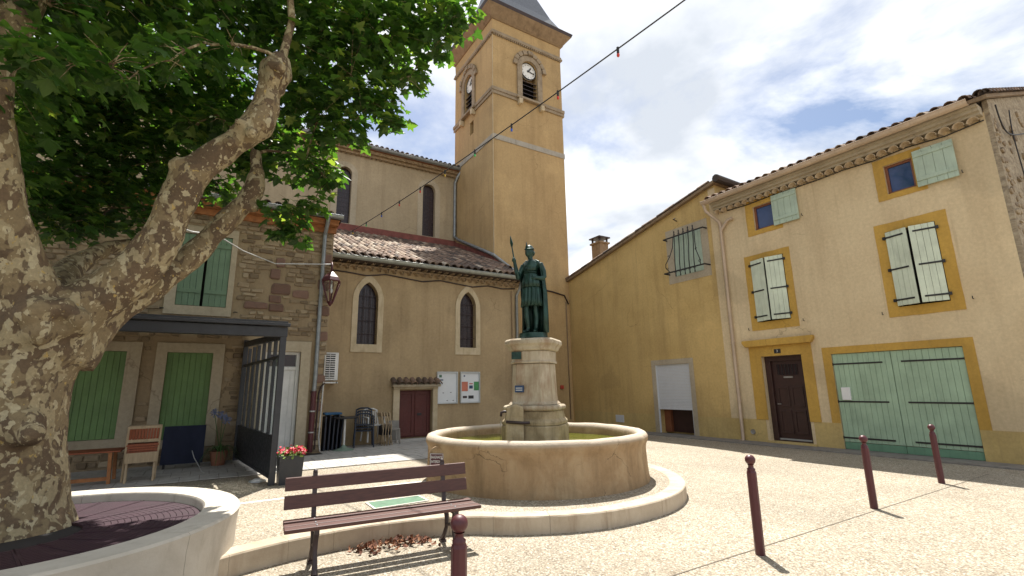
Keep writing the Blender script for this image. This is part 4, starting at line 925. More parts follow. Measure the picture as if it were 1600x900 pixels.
for x in (15.32, 15.78):
    for y in (16.52, 17.03): m3.box(x, x+.07, y, y+.07, 8.58, 8.78)
m3.box(15.22, 15.93, 16.42, 17.18, 8.78, 8.84); m3.build('chimney_cap', 'iron_dark', chm)

# ------------------------------------------------------------------ left stone house
YL = 13.0; fH = FY(YL); LX = 2.45
st = thing('stone_house', 'old rubble stone house with green shutters behind the plane tree', 'house', (0, YL, 0))
mb = MB(); mb.box(-15, LX, YL, 18, -.2, 6.0); sw = mb.build('wall', 'mortar', st)
OP = {'up': (-1.07, .24, 3.44, 5.55, -.87, .12, 3.65, 5.36), 'lo2': (-1.08, .2, .55, 2.80, -.88, -.02, .72, 2.59), 'lo1': (-2.62, -1.33, .55, 2.79, -2.42, -1.58, .8, 2.59),
      'up2': (-4.8, -3.5, 3.44, 5.55, -4.6, -3.7, 3.65, 5.36), 'lo0': (-5.0, -3.7, .55, 2.79, -4.8, -3.9, .8, 2.59), 'door': (.86, 2.07, .1, 2.92, 1.06, 1.84, .1, 2.66)}
cut = []
for k, (a, b, z0, z1, i0, i1, j0, j1) in OP.items():
    m2 = MB(); m2.rect(fH, i0, i1, j0, j1, .1, -.2); cut.append(m2)
carve(sw, cut)
for k, (a, b, z0, z1, i0, i1, j0, j1) in OP.items():
    mb = MB()
    if k == 'door': mb.ring([(b, z0), (b, z1), (a, z1), (a, z0)], [(i1, j0), (i1, j1), (i0, j1), (i0, j0)], fH, 0, .05, closed=False)
    else: mb.ring([(a, z0), (b, z0), (b, z1), (a, z1)], [(i0, j0), (i1, j0), (i1, j1), (i0, j1)], fH, 0, .05)
    mb.build('door_surround' if k == 'door' else 'window_surround', 'pale_surround', st, bevel=.005)
    if k.startswith('up'):
        w = (i1-i0)/2-.025
        for o_, d_ in (((i0+.0, YL+.02, 0), (1, 0, 0)), ((i1, YL+.02, 0), (-1, 0, 0))):
            shutter(st, frame(o_, d_, (0, -1, 0)), w, j0+.01, j1-.01, 4, 'shutter_green', (), .04, battens=True)
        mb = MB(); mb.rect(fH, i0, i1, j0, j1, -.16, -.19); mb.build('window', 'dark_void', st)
    elif k.startswith('lo'):
        shutter(st, frame((i0, YL+.06, 0), (1, 0, 0), (0, -1, 0)), i1-i0, j0, j1, 8, 'shutter_lime', (), .03, back=False)
for a, z in ((-1.12, 3.55), (.3, 3.55)):
    mb = MB(); mb.tube([fH(a, z, 0), fH(a, z, .12), fH(a+.07, z, .12)], .012, 6); mb.build('shutter_dog', 'iron_black', st)
mb = MB(); mb.rect(fH, 1.06, 1.84, .2, 2.66, -.13, -.17); dr = mb.build('door', 'white_paint', st)
m3 = MB(); m3.ring([(1.06, .2), (1.84, .2), (1.84, 2.66), (1.06, 2.66)], [(1.14, .25), (1.76, .25), (1.76, 2.6), (1.14, 2.6)], fH, -.13, -.08); m3.rect(fH, 1.14, 1.76, 2.22, 2.3, -.13, -.085); m3.build('door_frame', 'white_paint', dr, bevel=.005)
m3 = MB(); m3.rect(fH, 1.15, 1.75, 2.31, 2.59, -.128, -.12); m3.build('transom_pane', 'lead_glass', dr)
for z0, z1 in ((.35, 1.0), (1.12, 2.12)):
    m3 = MB(); m3.ring([(1.22, z0), (1.68, z0), (1.68, z1), (1.22, z1)], [(1.26, z0+.04), (1.64, z0+.04), (1.64, z1-.04), (1.26, z1-.04)], fH, -.13, -.115); m3.build('door_panel', 'white_paint', dr)
# rubble stones, coursed, each its own irregular block; red quoins where they show
random.seed(11)
def clear(u0, u1, z0, z1):
    for (a, b, c, d, *_r) in OP.values():
        if u1 > a-.02 and u0 < b+.02 and z1 > c-.02 and z0 < d+.02: return False
    return True
RED = [(1.0, 1.22, 4.45, 4.72), (1.05, 1.48, 4.08, 4.34), (1.55, 1.92, 4.02, 4.22), (1.02, 1.28, 3.86, 4.05), (.5, 1.0, 3.68, 3.84), (1.04, 1.36, 3.64, 3.83), (1.1, 1.3, 4.78, 5.0), (2.18, 2.44, 2.95, 3.2), (2.15, 2.44, 3.6, 3.85), (2.12, 2.44, 4.3, 4.55), (2.2, 2.44, 5.0, 5.25), (2.16, 2.44, 1.9, 2.1), (2.14, 2.44, 1.2, 1.42)]
def irregular(u0, u1, z0, z1, fn, t, mat, name, parent, d=.02):
    c = min(u1-u0, z1-z0)*.13; j = lambda: random.uniform(-.012, .012)
    q = [(u0+c+j(), z0+j()), (u1-c+j(), z0+j()), (u1+j(), z0+c+j()), (u1+j(), z1-c+j()), (u1-c+j(), z1+j()), (u0+c+j(), z1+j()), (u0+j(), z1-c+j()), (u0+j(), z0+c+j())]
    m = MB(); cu = (u0+u1)/2; cz = (z0+z1)/2; n = len(q); dd = d+random.uniform(0, .025)
    vs_ = [fn(u, z, -.02) for u, z in q]+[fn(u, z, dd*.7) for u, z in q]+[fn(cu+(u-cu)*.82, cz+(z-cz)*.78, dd+random.uniform(-.004, .006)) for u, z in q]
    fs = [(i, (i+1) % n, n+(i+1) % n, n+i) for i in range(n)]+[(n+i, n+(i+1) % n, 2*n+(i+1) % n, 2*n+i) for i in range(n)]+[tuple(range(2*n, 3*n))]
    m.add(vs_, fs, t)
    return m
for r_ in RED: irregular(*r_, fH, random.random()+.01, '', '', st, .03).build('red_stone', 'red_stone', st)
z = .25; far = MB(); cnt = 0; cand = []
while z < 5.9:
    h = random.uniform(.075, .15); x = LX-.02
    while x > -6:
        w = random.uniform(.1, .34); u0, u1 = x-w+.015, x-.01
        if random.random() < .86 and clear(u0, u1, z, z+h) and not any(u1 > a-.01 and u0 < b+.01 and z+h > c-.01 and z < d+.01 for a, b, c, d in RED): cand.append((u0, u1, z+random.uniform(0, .012), z+h-random.uniform(.01, .03)))
        x -= w
    z += h
cand.sort(key=lambda q: -q[0])
for i, q in enumerate(cand):
    t = random.random()*.98+.01; m = irregular(*q, fH, t, '', '', st, .018)
    if i < 285: m.build('stone', 'wall_stone', st)
    else: far.add(m.v, m.f, t)
stuff(far.build('rubble_stones', 'wall_stone', st))
mb = MB(); mb.box(-15, LX+.05, YL-.3, 18, 6.0, 6.1); mb.build('eave_board', 'orange_board', st)
mb = MB(); mb.rect(fH, -15, LX+.04, 5.84, 6.0, 0, .1); mb.build('eave_course', 'orange_board', st, bevel=.01)
mb = MB(); mb.rect(fH, -15, LX+.06, 6.1, 6.2, .24, .33); mb.build('fascia', 'orange_board', st)
mb = MB(); mb.add([(-15, YL-.4, 6.22), (LX+.1, YL-.4, 6.22), (LX+.1, 18, 7.3), (-15, 18, 7.3), (-15, YL-.3, 6.1), (LX+.1, YL-.3, 6.1), (LX+.1, 18, 6.0), (-15, 18, 6.0)], [(0, 1, 2, 3), (0, 1, 5, 4), (1, 2, 6, 5), (2, 3, 7, 6), (0, 3, 7, 4)]); mb.build('roof_deck', 'deck_dark', st)
tile_field(st, (-2.0, YL-.44, 6.23), (1, 0, 0), (0, 1, .22), 18, 2, 36)
gutter(st, (-12, YL-.45, 6.22), (LX+.12, YL-.45, 6.22), .09, 'zinc', (0, -1, 0))
mb = MB(); mb.tube([(2.2, YL-.45, 6.14), (2.2, YL-.4, 6.0), (2.2, YL-.12, 5.75), (2.2, YL-.1, 2.0), (2.19, YL-.1, 1.65)], .05, 10); mb.build('downpipe', 'zinc', st, smooth='auto')
mb = MB(); mb.tube([(2.19, YL-.1, 1.7), (2.18, YL-.1, .25)], .065, 12); dp = mb.build('pipe_guard', 'maroon_paint', st, smooth='auto')
mb = MB()
for zz in (.7, 1.2): mb.tube([(2.185, YL-.1, zz), (2.185, YL-.1, zz+.03)], .072, 12)
mb.build('clip', 'aluminium', dp)
mb = MB(); mb.box(1.95, 2.45, YL-.32, YL-.02, ZP+.006, ZP+.022); mb.build('drain_grate', 'iron_black', st)
mb = MB(); mb.tube([(2.42, YL-.03, 2.6), (2.42, YL-.03, 2.0), (2.38, YL-.04, .6), (2.42, YL-.06, .25)], .017, 6); mb.build('white_conduit', 'white_cable', st)
mb = MB(); mb.tube([(2.44, YL-.03, 1.9), (2.36, YL-.05, 1.8), (2.32, YL-.04, 1.65), (2.3, YL-.04, .3)], .022, 6); mb.build('cable', 'iron_dark', st)
mb = MB(); mb.rect(fH, -3.68, -3.3, 2.0, 2.14, .0, .02); mb.build('sign_plate', 'sign_blue', st)

# ------------------------------------------------------------------ fountain
FC = Vector((5.03, 7.35, 0)); RT2 = Vector((math.cos(YAW), -math.sin(YAW), 0)); TC2 = Vector((-math.sin(YAW), -math.cos(YAW), 0))
def LF(u, v, d): return tuple(FC+RT2*u+TC2*d+Vector((0, 0, v)))
ft = thing('stone_fountain', 'round stone fountain with cracked basin, green water and carved pedestal', 'fountain', (FC.x, FC.y, ZP))
def wob(r, z, a):
    n_ = mnoise.noise(Vector((math.cos(a)*2.2, math.sin(a)*2.2, z*2.5))); n2_ = mnoise.noise(Vector((math.cos(a)*9, math.sin(a)*9, z*9)))
    return r+.011*n_+.007*n2_, z+(.012*n_+.008*n2_ if z > .6 else 0)
prof = [(1.93, .1), (1.925, .2), (1.91, .3), (1.90, .42), (1.893, .54), (1.89, .66), (1.895, .74), (1.915, .79), (1.935, .83), (1.935, .88), (1.905, .93), (1.86, .95), (1.80, .95), (1.755, .925), (1.735, .88), (1.725, .82), (1.72, .76), (1.72, .6)]
mb = MB(); mb.lathe((FC.x, FC.y, 0), prof, 160, wob=wob); mb.build('basin', 'basin_stone', ft, smooth=True)
mb = MB(); mb.lathe((FC.x, FC.y, 0), [(.0, .755), (1.75, .755)], 64); mb.build('water', 'green_water', ft)
def octa(r, cham=.36):
    c = r*(1-cham); return [(r, -c), (r, c), (c, r), (-c, r), (-r, c), (-r, -c), (-c, -r), (c, -r)]
def stack(levels, name, mat, bev=.012, cham=.36, rot=R(20)):
    mb = MB(); vs_ = []; cr_, sr_ = math.cos(rot), math.sin(rot)
    for r, z in levels:
        vs_ += [LF(x*cr_-y*sr_, z, x*sr_+y*cr_) for x, y in octa(r, cham)]
    n = len(levels); fs = [(8*i+k, 8*i+(k+1) % 8, 8*i+8+(k+1) % 8, 8*i+8+k) for i in range(n-1) for k in range(8)]+[tuple(range(7, -1, -1)), tuple(range(8*n-8, 8*n))]
    mb.add(vs_, fs); return mb.build(name, mat, ft, bevel=bev)
stack([(.53, .6), (.53, 1.06)], 'pedestal_base', 'pedestal_low', .02)
stack([(.52, 1.065), (.52, 1.12), (.475, 1.17), (.455, 1.30)], 'pedestal_course', 'pedestal_low', .012)
stack([(.47, 1.305), (.495, 1.33), (.495, 1.37), (.465, 1.40)], 'pedestal_moulding', 'pedestal_stone', .01)
stack([(.42, 1.405), (.375, 1.46), (.362, 1.56), (.342, 2.12)], 'pedestal_shaft', 'pedestal_stone')
stack([(.375, 2.125), (.375, 2.16), (.36, 2.17), (.36, 2.34)], 'pedestal_frieze', 'pedestal_stone', .008)
stack([(.37, 2.345), (.40, 2.36), (.43, 2.43), (.465, 2.47), (.465, 2.53), (.43, 2.565)], 'pedestal_cap', 'pedestal_stone', .01)
# shapes on the pedestal
def LR(rot, off_):
    cr_, sr_ = math.cos(rot), math.sin(rot)
    return lambda u, v, d: LF(u*cr_-(d+off_)*sr_, v, u*sr_+(d+off_)*cr_)
fS = LR(R(-70)+R(45), .0)
mb = MB(); f1 = LR(R(20), .36)
mb.rect(f1, -.30, -.12, 2.2, 2.33, .0, .02); mb.build('plaque', 'bronze', ft)
f2 = LR(R(20), .385); mb = MB(); mb.rect(f2, -.24, -.08, 1.62, 1.74, -.02, .02); sg = mb.build('small_sign', 'sign_blue', ft)
mb = MB(); mb.rect(f2, -.22, -.10, 1.69, 1.70, .02, .024); mb.rect(f2, -.22, -.10, 1.655, 1.665, .02, .024); stuff(mb.build('sign_lines', 'sign_white', sg))
# spout block on the left flank with two iron pipes and falling water
mb = MB(); mb.box(-.14, .14, -.16, .16, .6, 1.42); sb = MB()
q = [(-.54, .6), (-.22, .6), (-.22, 1.38), (-.34, 1.43), (-.52, 1.39)]
sb.prism(q, LF, .15, .56); sbo = sb.build('spout_block', 'pedestal_low', ft, bevel=.03)
mb = MB(); mb.tube([LF(-.42, 1.29, .52), LF(-.55, 1.31, .54), LF(-.60, 1.29, .54), LF(-.605, 1.23, .54)], .022, 8); mb.build('spout_pipe', 'iron_dark', ft, smooth=True)
mb = MB(); mb.tube([LF(-.52, 1.14, .57), LF(-.26, 1.12, .585), LF(-.12, 1.12, .58)], .025, 8); mb.build('spout_pipe', 'iron_dark', ft, smooth=True)
mb = MB(); mb.tube([LF(-.605, 1.23, .54), LF(-.615, 1.1, .54), LF(-.62, .9, .54), LF(-.622, .75, .54)], [.010, .009, .008, .010], 6); mb.build('water_jet', 'clear_glass', ft, smooth=True)
for k in range(2):
    mb = MB(); mb.bar(LF(-.5, .79, .5+.14*k), LF(-1.60, .80, .62+.14*k), .03, .02); mb.build('bucket_rest', 'iron_dark', ft)
# arch-topped stone lobe carrying the bathing notice
ang = math.radians(181); LC = FC+Vector((math.cos(ang), math.sin(ang), 0))*1.84
no = Vector((math.cos(R(226)), math.sin(R(226)), 0)); uo = Vector((-no.y, no.x, 0))
if uo.dot(RT2) < 0: uo = -uo
fB = lambda u, v, d: tuple(LC+uo*u+no*d+Vector((0, 0, v)))
mb = MB(); mb.prism(roundarch(-.17, .17, .1, .665), fB, -.3, .14); mb.build('notice_stone', 'basin_stone', ft, bevel=.03)
mb = MB(); mb.rect(fB, -.125, .095, .545, .725, .14, .152); sg = mb.build('notice_plate', 'sign_maroon', ft)
mb = MB(); mb.ring([(-.121, .549), (.091, .549), (.091, .721), (-.121, .721)], [(-.115, .555), (.085, .555), (.085, .715), (-.115, .715)], fB, .152, .154); mb.build('notice_border', 'sign_white', sg)
text('BAIGNADE', .058, lambda u, v, d: fB(-.015+u, .668+v, .153+d), 'sign_white', sg, .002, sx=.66); text('INTERDITE', .058, lambda u, v, d: fB(-.015+u, .602+v, .153+d), 'sign_white', sg, .002, sx=.66)

# ------------------------------------------------------------------ bronze statue
ZS = 2.565
sta = thing('bronze_statue', 'dark green bronze statue of a draped figure holding a spear', 'statue', (FC.x, FC.y, ZS))
mb = MB(); mb.lathe((FC.x, FC.y, 0), [(.02, ZS), (.275, ZS), (.285, ZS+.03), (.27, ZS+.05), (.265, ZS+.12), (.02, ZS+.125)], 28); mb.build('plinth', 'bronze', sta, smooth='auto')
TA = R(24)
def P(u, z, d=0):   # the figure is turned a little to its right
    u *= .93; d *= .95; return LF(.0+u*math.cos(TA)-d*math.sin(TA), z, u*math.sin(TA)+d*math.cos(TA))
B = MB()
def limb(pts, rs, n=10): B.tube([P(*p) for p in pts], rs, n)
def ell(u, z, d, r): 
    m = MB(); m.sphere((0, 0, 0), r, 14, 9); B.add([P(u+x, z+zz, d+y) for x, y, zz in m.v], m.f)
zf = 2.69
limb([(-.09, zf+.03, .10), (-.085, zf+.09, .04), (-.10, zf+.30, .06), (-.105, zf+.47, .08), (-.09, zf+.62, .06), (-.06, zf+.86, .02), (-.04, zf+1.0, 0)], [.03, .04, .055, .052, .07, .095, .10])
limb([(.07, zf+.03, .09), (.075, zf+.09, .02), (.08, zf+.30, -.01), (.07, zf+.47, .02), (.07, zf+.64, .02), (.06, zf+.86, .0), (.04, zf+1.0, 0)], [.03, .04, .058, .052, .072, .095, .10])
for u0, du in ((-.09, -.03), (.07, .02)): limb([(u0, zf+.035, .02), (u0+du, zf+.03, .12), (u0+du*1.6, zf+.018, .2)], [.035, .036, .022])
limb([(0, zf+.92, 0), (-.01, zf+1.05, .01), (-.02, zf+1.16, .01), (-.01, zf+1.28, .02), (.0, zf+1.36, .01), (-.01, zf+1.42, 0)], [.15, .135, .12, .14, .12, .05], 14)
ell(-.075, zf+1.24, .085, (.065, .055, .065)); ell(.055, zf+1.24, .085, (.065, .055, .065))
limb([(-.17, zf+1.32, 0), (0, zf+1.35, -.01), (.17, zf+1.33, 0)], [.06, .075, .06])
limb([(-.015, zf+1.36, 0), (-.02, zf+1.46, .02), (-.025, zf+1.5, .03)], [.056, .05, .05])
ell(-.035, zf+1.575, .03, (.085, .10, .118)); ell(-.05, zf+1.53, .085, (.05, .05, .06)); ell(-.055, zf+1.575, .135, (.014, .022, .026)); ell(-.052, zf+1.535, .125, (.022, .014, .009))
for s in (-1, 1): ell(-.048+s*.034, zf+1.598, .112, (.018, .012, .010)); ell(-.035+s*.088, zf+1.57, .02, (.012, .02, .026))
# raised spear arm, and the arm set on the hip
limb([(-.18, zf+1.32, 0), (-.235, zf+1.18, .05), (-.255, zf+1.04, .10)], [.058, .052, .044]); limb([(-.255, zf+1.04, .10), (-.275, zf+1.18, .15), (-.295, zf+1.33, .18), (-.30, zf+1.37, .185)], [.046, .044, .034, .032])
ell(-.30, zf+1.40, .19, (.035, .04, .045))
for k in range(4): limb([(-.335+.004*k, zf+1.385+.02*k, .17), (-.338+.004*k, zf+1.387+.02*k, .225), (-.30, zf+1.385+.02*k, .24), (-.275, zf+1.385+.02*k, .22)], .011, 6)
limb([(-.275, zf+1.37, .19), (-.285, zf+1.41, .235), (-.31, zf+1.43, .245)], .013, 6)
limb([(.18, zf+1.33, 0), (.245, zf+1.18, -.02), (.27, zf+1.04, .0)], [.06, .055, .048]); limb([(.27, zf+1.04, 0), (.20, zf+1.02, .09), (.115, zf+1.03, .15)], [.048, .042, .033])
ell(.10, zf+1.02, .16, (.045, .03, .035))
for k in range(4): limb([(.09-.01*k, zf+1.04-.02*k, .165), (.05-.01*k, zf+1.03-.02*k, .175), (.025-.01*k, zf+1.0-.02*k, .165)], .010, 6)
limb([(.10, zf+1.04, .165), (.085, zf+1.075, .175), (.06, zf+1.085, .17)], .011, 6)
bo = B.build('body', 'bronze', sta, smooth=True); remesh(bo, .011, 4)
def cloth(name, prof, a0, a1, n, pl, pn, ph=0, th=.012, cu=0.0):
    mb = MB(); m = n+1; vs_ = []
    for z, ru, rd, cx, cd_, am in prof:
        for k in range(m):
            a = a0+(a1-a0)*k/n; w = 1+am*math.sin(pn*a+ph+z*2.0)+am*.4*math.sin(pn*2.3*a+1.3)
            vs_.append(P(cx+ru*w*math.cos(a), z, cd_+rd*w*math.sin(a)))
    fs = [(i*m+k, i*m+k+1, (i+1)*m+k+1, (i+1)*m+k) for i in range(len(prof)-1) for k in range(n)]
    mb.add(vs_, fs); o = mb.build(name, 'bronze', sta, smooth=True); sm = o.modifiers.new('t', 'SOLIDIFY'); sm.thickness = th; return o
T = 2*math.pi
cloth('tunic_skirt', [(zf+.50, .225, .20, .0, .02, .085), (zf+.62, .215, .19, 0, .02, .08), (zf+.80, .20, .175, 0, .02, .07), (zf+.98, .178, .155, 0, .01, .05), (zf+1.06, .15, .135, -.01, .01, .02)], 0, T, 110, 0, 17)
cloth('tunic_overfold', [(zf+.86, .215, .19, 0, .02, .05), (zf+.96, .205, .185, 0, .02, .05), (zf+1.06, .175, .16, -.005, .015, .03), (zf+1.14, .145, .135, -.015, .01, .01), (zf+1.17, .128, .125, -.02, .01, 0)], 0, T, 90, 0, 13, 1.0)
cloth('tunic_bodice', [(zf+1.15, .13, .128, -.02, .012, .01), (zf+1.22, .150, .148, -.012, .02, .025), (zf+1.30, .165, .13, -.005, .01, .03), (zf+1.37, .13, .095, -.01, 0, .03)], 0, T, 70, 0, 11)
cloth('cloak', [(zf+.01, .255, .22, .03, -.03, .09), (zf+.35, .25, .22, .03, -.04, .09), (zf+.75, .265, .23, .02, -.04, .07), (zf+1.05, .25, .19, .01, -.02, .05), (zf+1.25, .23, .15, .0, -.01, .04), (zf+1.37, .18, .10, 0, 0, .03), (zf+1.42, .10, .07, -.01, 0, .02)], math.pi*.93, math.pi*2.16, 80, 0, 15)
mb = MB(); m = MB(); m.sphere((0, 0, 0), (.09, .106, .10), 18, 8); mb.add([P(-.03+x, zf+1.615+max(z, -.005), .018+y) for x, y, z in m.v], m.f)
mb.tube([P(-.033+.09*math.cos(a), zf+1.635-.02*math.sin(a), .022+.104*math.sin(a)) for a in [T*k/24 for k in range(25)]], .013, 6, cap=False); mb.sphere(P(-.03, zf+1.57, -.07), (.075, .075, .07))
mb.build('hair', 'bronze', sta, smooth=True)
mb = MB(); mb.prism([(-.085, zf+1.63), (-.03, zf+1.63), (-.045, zf+1.69), (-.06, zf+1.76), (-.07, zf+1.69)], lambda a, b, c: P(a, b, c), .09, .12); mb.build('crest', 'bronze', sta)
mb = MB(); mb.tube([P(-.27, zf+1.12, .20), P(-.30, zf+1.40, .205), P(-.345, zf+1.68, .21)], .013, 8); mb.prism([(-.36, zf+1.68), (-.330, zf+1.68), (-.318, zf+1.74), (-.375, zf+1.90), (-.382, zf+1.75)], lambda a, b, c: P(a, b, c), .198, .222); mb.build('spear', 'bronze', sta)
mb = MB(); mb.tube([P(-.01+.15*math.cos(a), zf+1.15, .012+.142*math.sin(a)) for a in [T*k/30 for k in range(31)]], .012, 6, cap=False); mb.build('belt', 'bronze', sta, smooth=True)

# ------------------------------------------------------------------ bollards
def make_bollard(label, loc, tilt=(0, 0)):
    t = thing('bollard', label, 'bollard', (0, 0, 0), 'maroon bollards across the square')
    mb = MB(); R8 = .049; vs_ = []
    for r, z in ((R8, -.1), (R8, .74), (R8, .79), (R8*.8, .815)): vs_ += [(r*math.cos(T*k/8+.39), r*math.sin(T*k/8+.39), z) for k in range(8)]
    mb.add(vs_, [(8*i+k, 8*i+(k+1) % 8, 8*i+8+(k+1) % 8, 8*i+8+k) for i in range(3) for k in range(8)]+[tuple(range(24, 32))]); mb.build('post', 'maroon_paint', t, bevel=.006)
    mb = MB(); mb.lathe((0, 0, 0), [(.039, .812), (.041, .828), (.028, .838), (.026, .862), (.034, .87)], 20); mb.build('neck', 'maroon_paint', t, smooth=True)
    mb = MB(); mb.sphere((0, 0, .917), .052, 24, 16); mb.build('ball', 'maroon_paint', t, smooth=True)
    t.location = loc; t.rotation_euler = (tilt[0], tilt[1], 0); return t
b0 = make_bollard('maroon bollard with ball top nearest the camera, in front of the bench', (1.33, 2.77, 0))
for lb, loc, tl in (('tall maroon bollard standing alone between fountain and front door', (4.92, 3.2, 0), (0, .006)), ('maroon bollard in front of the left half of the green garage doors', (7.91, 3.38, 0), (0, .0)), ('farthest right maroon bollard in front of the garage doors', (10.72, 3.5, 0), (.0, -.004))):
    b = copy_tree(b0, None, lb); b.location = loc; b.rotation_euler = (tl[0], tl[1], .1)

# ------------------------------------------------------------------ bench
bn = thing('park_bench', 'brown slatted park bench with cast-iron legs in front of the kerb', 'bench', (1.7, 5.2, 0))
BA = R(-5.0); bu = Vector((math.cos(BA), math.sin(BA), 0)); bd = Vector((math.sin(BA), -math.cos(BA), 0)); BO = Vector((1.70, 5.27, 0))
def BF(u, v, d): return tuple(BO+bu*u+bd*d+Vector((0, 0, v)))
for d0, d1, z in ((-.20, -.10, .43), (-.065, .045, .42), (.08, .195, .425)):
    mb = MB(); mb.rect(BF, -.985, .985, z-.018, z+.018, d0, d1); mb.build('seat_slat', 'bench_slat', bn, bevel=.006)
for z0, z1, dd in ((.53, .655, -.255), (.70, .825, -.295)):
    mb = MB(); mb.add([BF(u, z, d) for u in (-.985, .985) for z, d in ((z0, dd+.02), (z1, dd-.01), (z1, dd-.045), (z0, dd-.015))], [(0, 1, 2, 3), (7, 6, 5, 4), (0, 4, 5, 1), (1, 5, 6, 2), (2, 6, 7, 3), (3, 7, 4, 0)]); mb.build('back_slat', 'bench_slat', bn, bevel=.006)
for u in (-.70, .70):
    sp = MB(); sp.bar(BF(u, .39, -.24), BF(u, .39, .19), .045, .04); sp.bar(BF(u, .38, -.23), BF(u, .86, -.33), .045, .03, up=bd)
    sp.sphere(BF(u, .865, -.332), .024)
    sp.tube([BF(u, .38, .13), BF(u, .30, .10), BF(u, .2, .10), BF(u, .1, .15), BF(u, .02, .20)], [.03, .026, .022, .025, .03], 8)
    sp.tube([BF(u, .38, -.18), BF(u, .28, -.13), BF(u, .18, -.14), BF(u, .08, -.21), BF(u, .02, -.27)], [.03, .026, .022, .025, .03], 8)
    sp.tube([BF(u, .22, .10), BF(u, .24, -.01), BF(u, .20, -.13)], .017, 8)
    for d in (.2, -.27): sp.bar(BF(u, .012, d-.04), BF(u, .012, d+.05), .06, .024)
    sp.build('cast_iron_leg', 'iron_dark', bn, smooth='auto')
for u in (-.70, .70):
    for d in (-.13, .005, .14):
        mb = MB(); mb.sphere(BF(u, .447 if d > .1 or d < 0 else .442, d), (.010, .010, .006), 8, 4); mb.build('bolt', 'aluminium', bn)

# dry leaves swept against the kerb
random.seed(3); mb = MB()
for k in range(210):
    a = random.random(); cx = 1.45+a*.85; w = .09+.07*math.sin(a*9)**2
    p = Vector((cx+random.gauss(0, .05), 5.74-(cx-1.5)*.12-abs(random.gauss(0, w))*.9, random.uniform(.008, .09*math.exp(-((a-.5)*2.2)**2))))
    s = random.uniform(.018, .042); e = Euler((random.uniform(-1, 1), random.uniform(-1, 1), random.uniform(0, 6))).to_matrix()
    q = [Vector(v)*s for v in ((-1, 0, .25), (-.3, -.5, 0), (.5, -.4, .1), (1, 0, .35), (.4, .5, .1), (-.4, .45, .0))]
    mb.add([p+e @ v for v in q], [(0, 1, 5), (1, 2, 4, 5), (2, 3, 4)], random.random())
lp = mb.build('fallen_leaves', 'dead_leaf'); stuff(lp); lp['label'] = 'small drift of dry brown leaves against the kerb'; lp['category'] = 'leaves'

# ------------------------------------------------------------------ terrace canopy, flower box
cn = thing('terrace_canopy', 'anthracite metal terrace canopy with a glazed side screen', 'canopy', (1.0, 9.23, ZP))
mb = MB(); mb.bar((1.06, 9.23, 2.72), (-5.2, 9.23, 2.72), .12, .17); mb.build('front_beam', 'anthracite', cn, bevel=.008)
mb = MB(); mb.bar((1.09, 9.16, 2.84), (-5.2, 9.16, 2.84), .16, .05); mb.build('gutter_beam', 'anthracite', cn, bevel=.008)
mb = MB(); mb.add([(1.05, 9.1, 2.87), (-5.2, 9.1, 2.87), (-5.2, 12.95, 3.0), (.66, 12.95, 3.0), (1.05, 9.1, 2.90), (-5.2, 9.1, 2.90), (-5.2, 12.95, 3.03), (.66, 12.95, 3.03)], [(0, 1, 2, 3), (4, 5, 6, 7), (0, 1, 5, 4), (1, 2, 6, 5), (2, 3, 7, 6), (3, 0, 4, 7)]); mb.build('roof_panel', 'anthracite', cn)
mb = MB(); mb.bar((1.0, 9.23, ZP), (1.0, 9.23, 2.64), .1, .1); mb.build('post', 'anthracite', cn, bevel=.008)
mb = MB(); mb.bar((-5.1, 9.23, ZP), (-5.1, 9.23, 2.64), .1, .1); mb.build('post', 'anthracite', cn, bevel=.008)
mb = MB(); mb.bar((.62, 12.9, ZP), (.62, 12.9, 2.9), .1, .1); mb.build('post', 'anthracite', cn, bevel=.008)
mb = MB(); mb.bar((1.0, 9.29, 2.66), (.62, 12.85, 2.8), .08, .12); mb.build('side_beam', 'anthracite', cn)
pa = Vector((1.0, 9.29, 0)); pb_ = Vector((.63, 12.84, 0)); pL = (pb_-pa).length; pd = (pb_-pa).normalized(); fP = frame(pa, pd, (pd.y, -pd.x, 0))
mb = MB(); mb.rect(fP, 0, pL, .33, .92, -.02, .02); mb.build('kick_panel', 'anthracite', cn)
for z in (.30, .95, 2.30): mb = MB(); mb.rect(fP, 0, pL, z-.025, z+.025, -.03, .03); mb.build('rail', 'anthracite', cn)
for k in range(1, 7):
    mb = MB(); u = pL*k/7; mb.rect(fP, u-.024, u+.024, .975, 2.66, -.028, .028); mb.build('mullion', 'anthracite', cn)
for k in range(7):
    mb = MB(); mb.rect(fP, pL*k/7+.025, pL*(k+1)/7-.025, .975, 2.275, -.004, .004); mb.build('glass_pane', 'clear_glass', cn)
fb = thing('flower_box', 'dark grey square planter box of red geraniums beside the canopy post', 'planter', (1.28, 9.25, ZP))
mb = MB(); bx = lambda s, z: [(1.27-s, 9.27-s, z), (1.27+s, 9.27-s, z), (1.27+s, 9.27+s, z), (1.27-s, 9.27+s, z)]
mb.add(bx(.17, ZP)+bx(.19, .64)+bx(.165, .64)+bx(.165, .58), [(4*i+k, 4*i+(k+1) % 4, 4*i+4+(k+1) % 4, 4*i+4+k) for i in range(3) for k in range(4)]+[(12, 13, 14, 15)]); mb.build('box', 'anthracite', fb)
random.seed(9); mb = MB()
def leaf_quad(mb, p, s, t=.5):
    e = Euler((random.uniform(-.9, .9), random.uniform(-.9, .9), random.uniform(0, 6.28))).to_matrix(); n = 6
    mb.add([p+e @ Vector((s*math.cos(T*k/n), s*math.sin(T*k/n), .15*s*(k % 2))) for k in range(n)], [tuple(range(n))], t)
for k in range(230): leaf_quad(mb, Vector((1.27+random.gauss(0, .09), 9.26+random.gauss(0, .09), .60+abs(random.gauss(0, .06)))), random.uniform(.018, .035))
stuff(mb.build('leaves', 'leaf_lime', fb)); mb = MB()
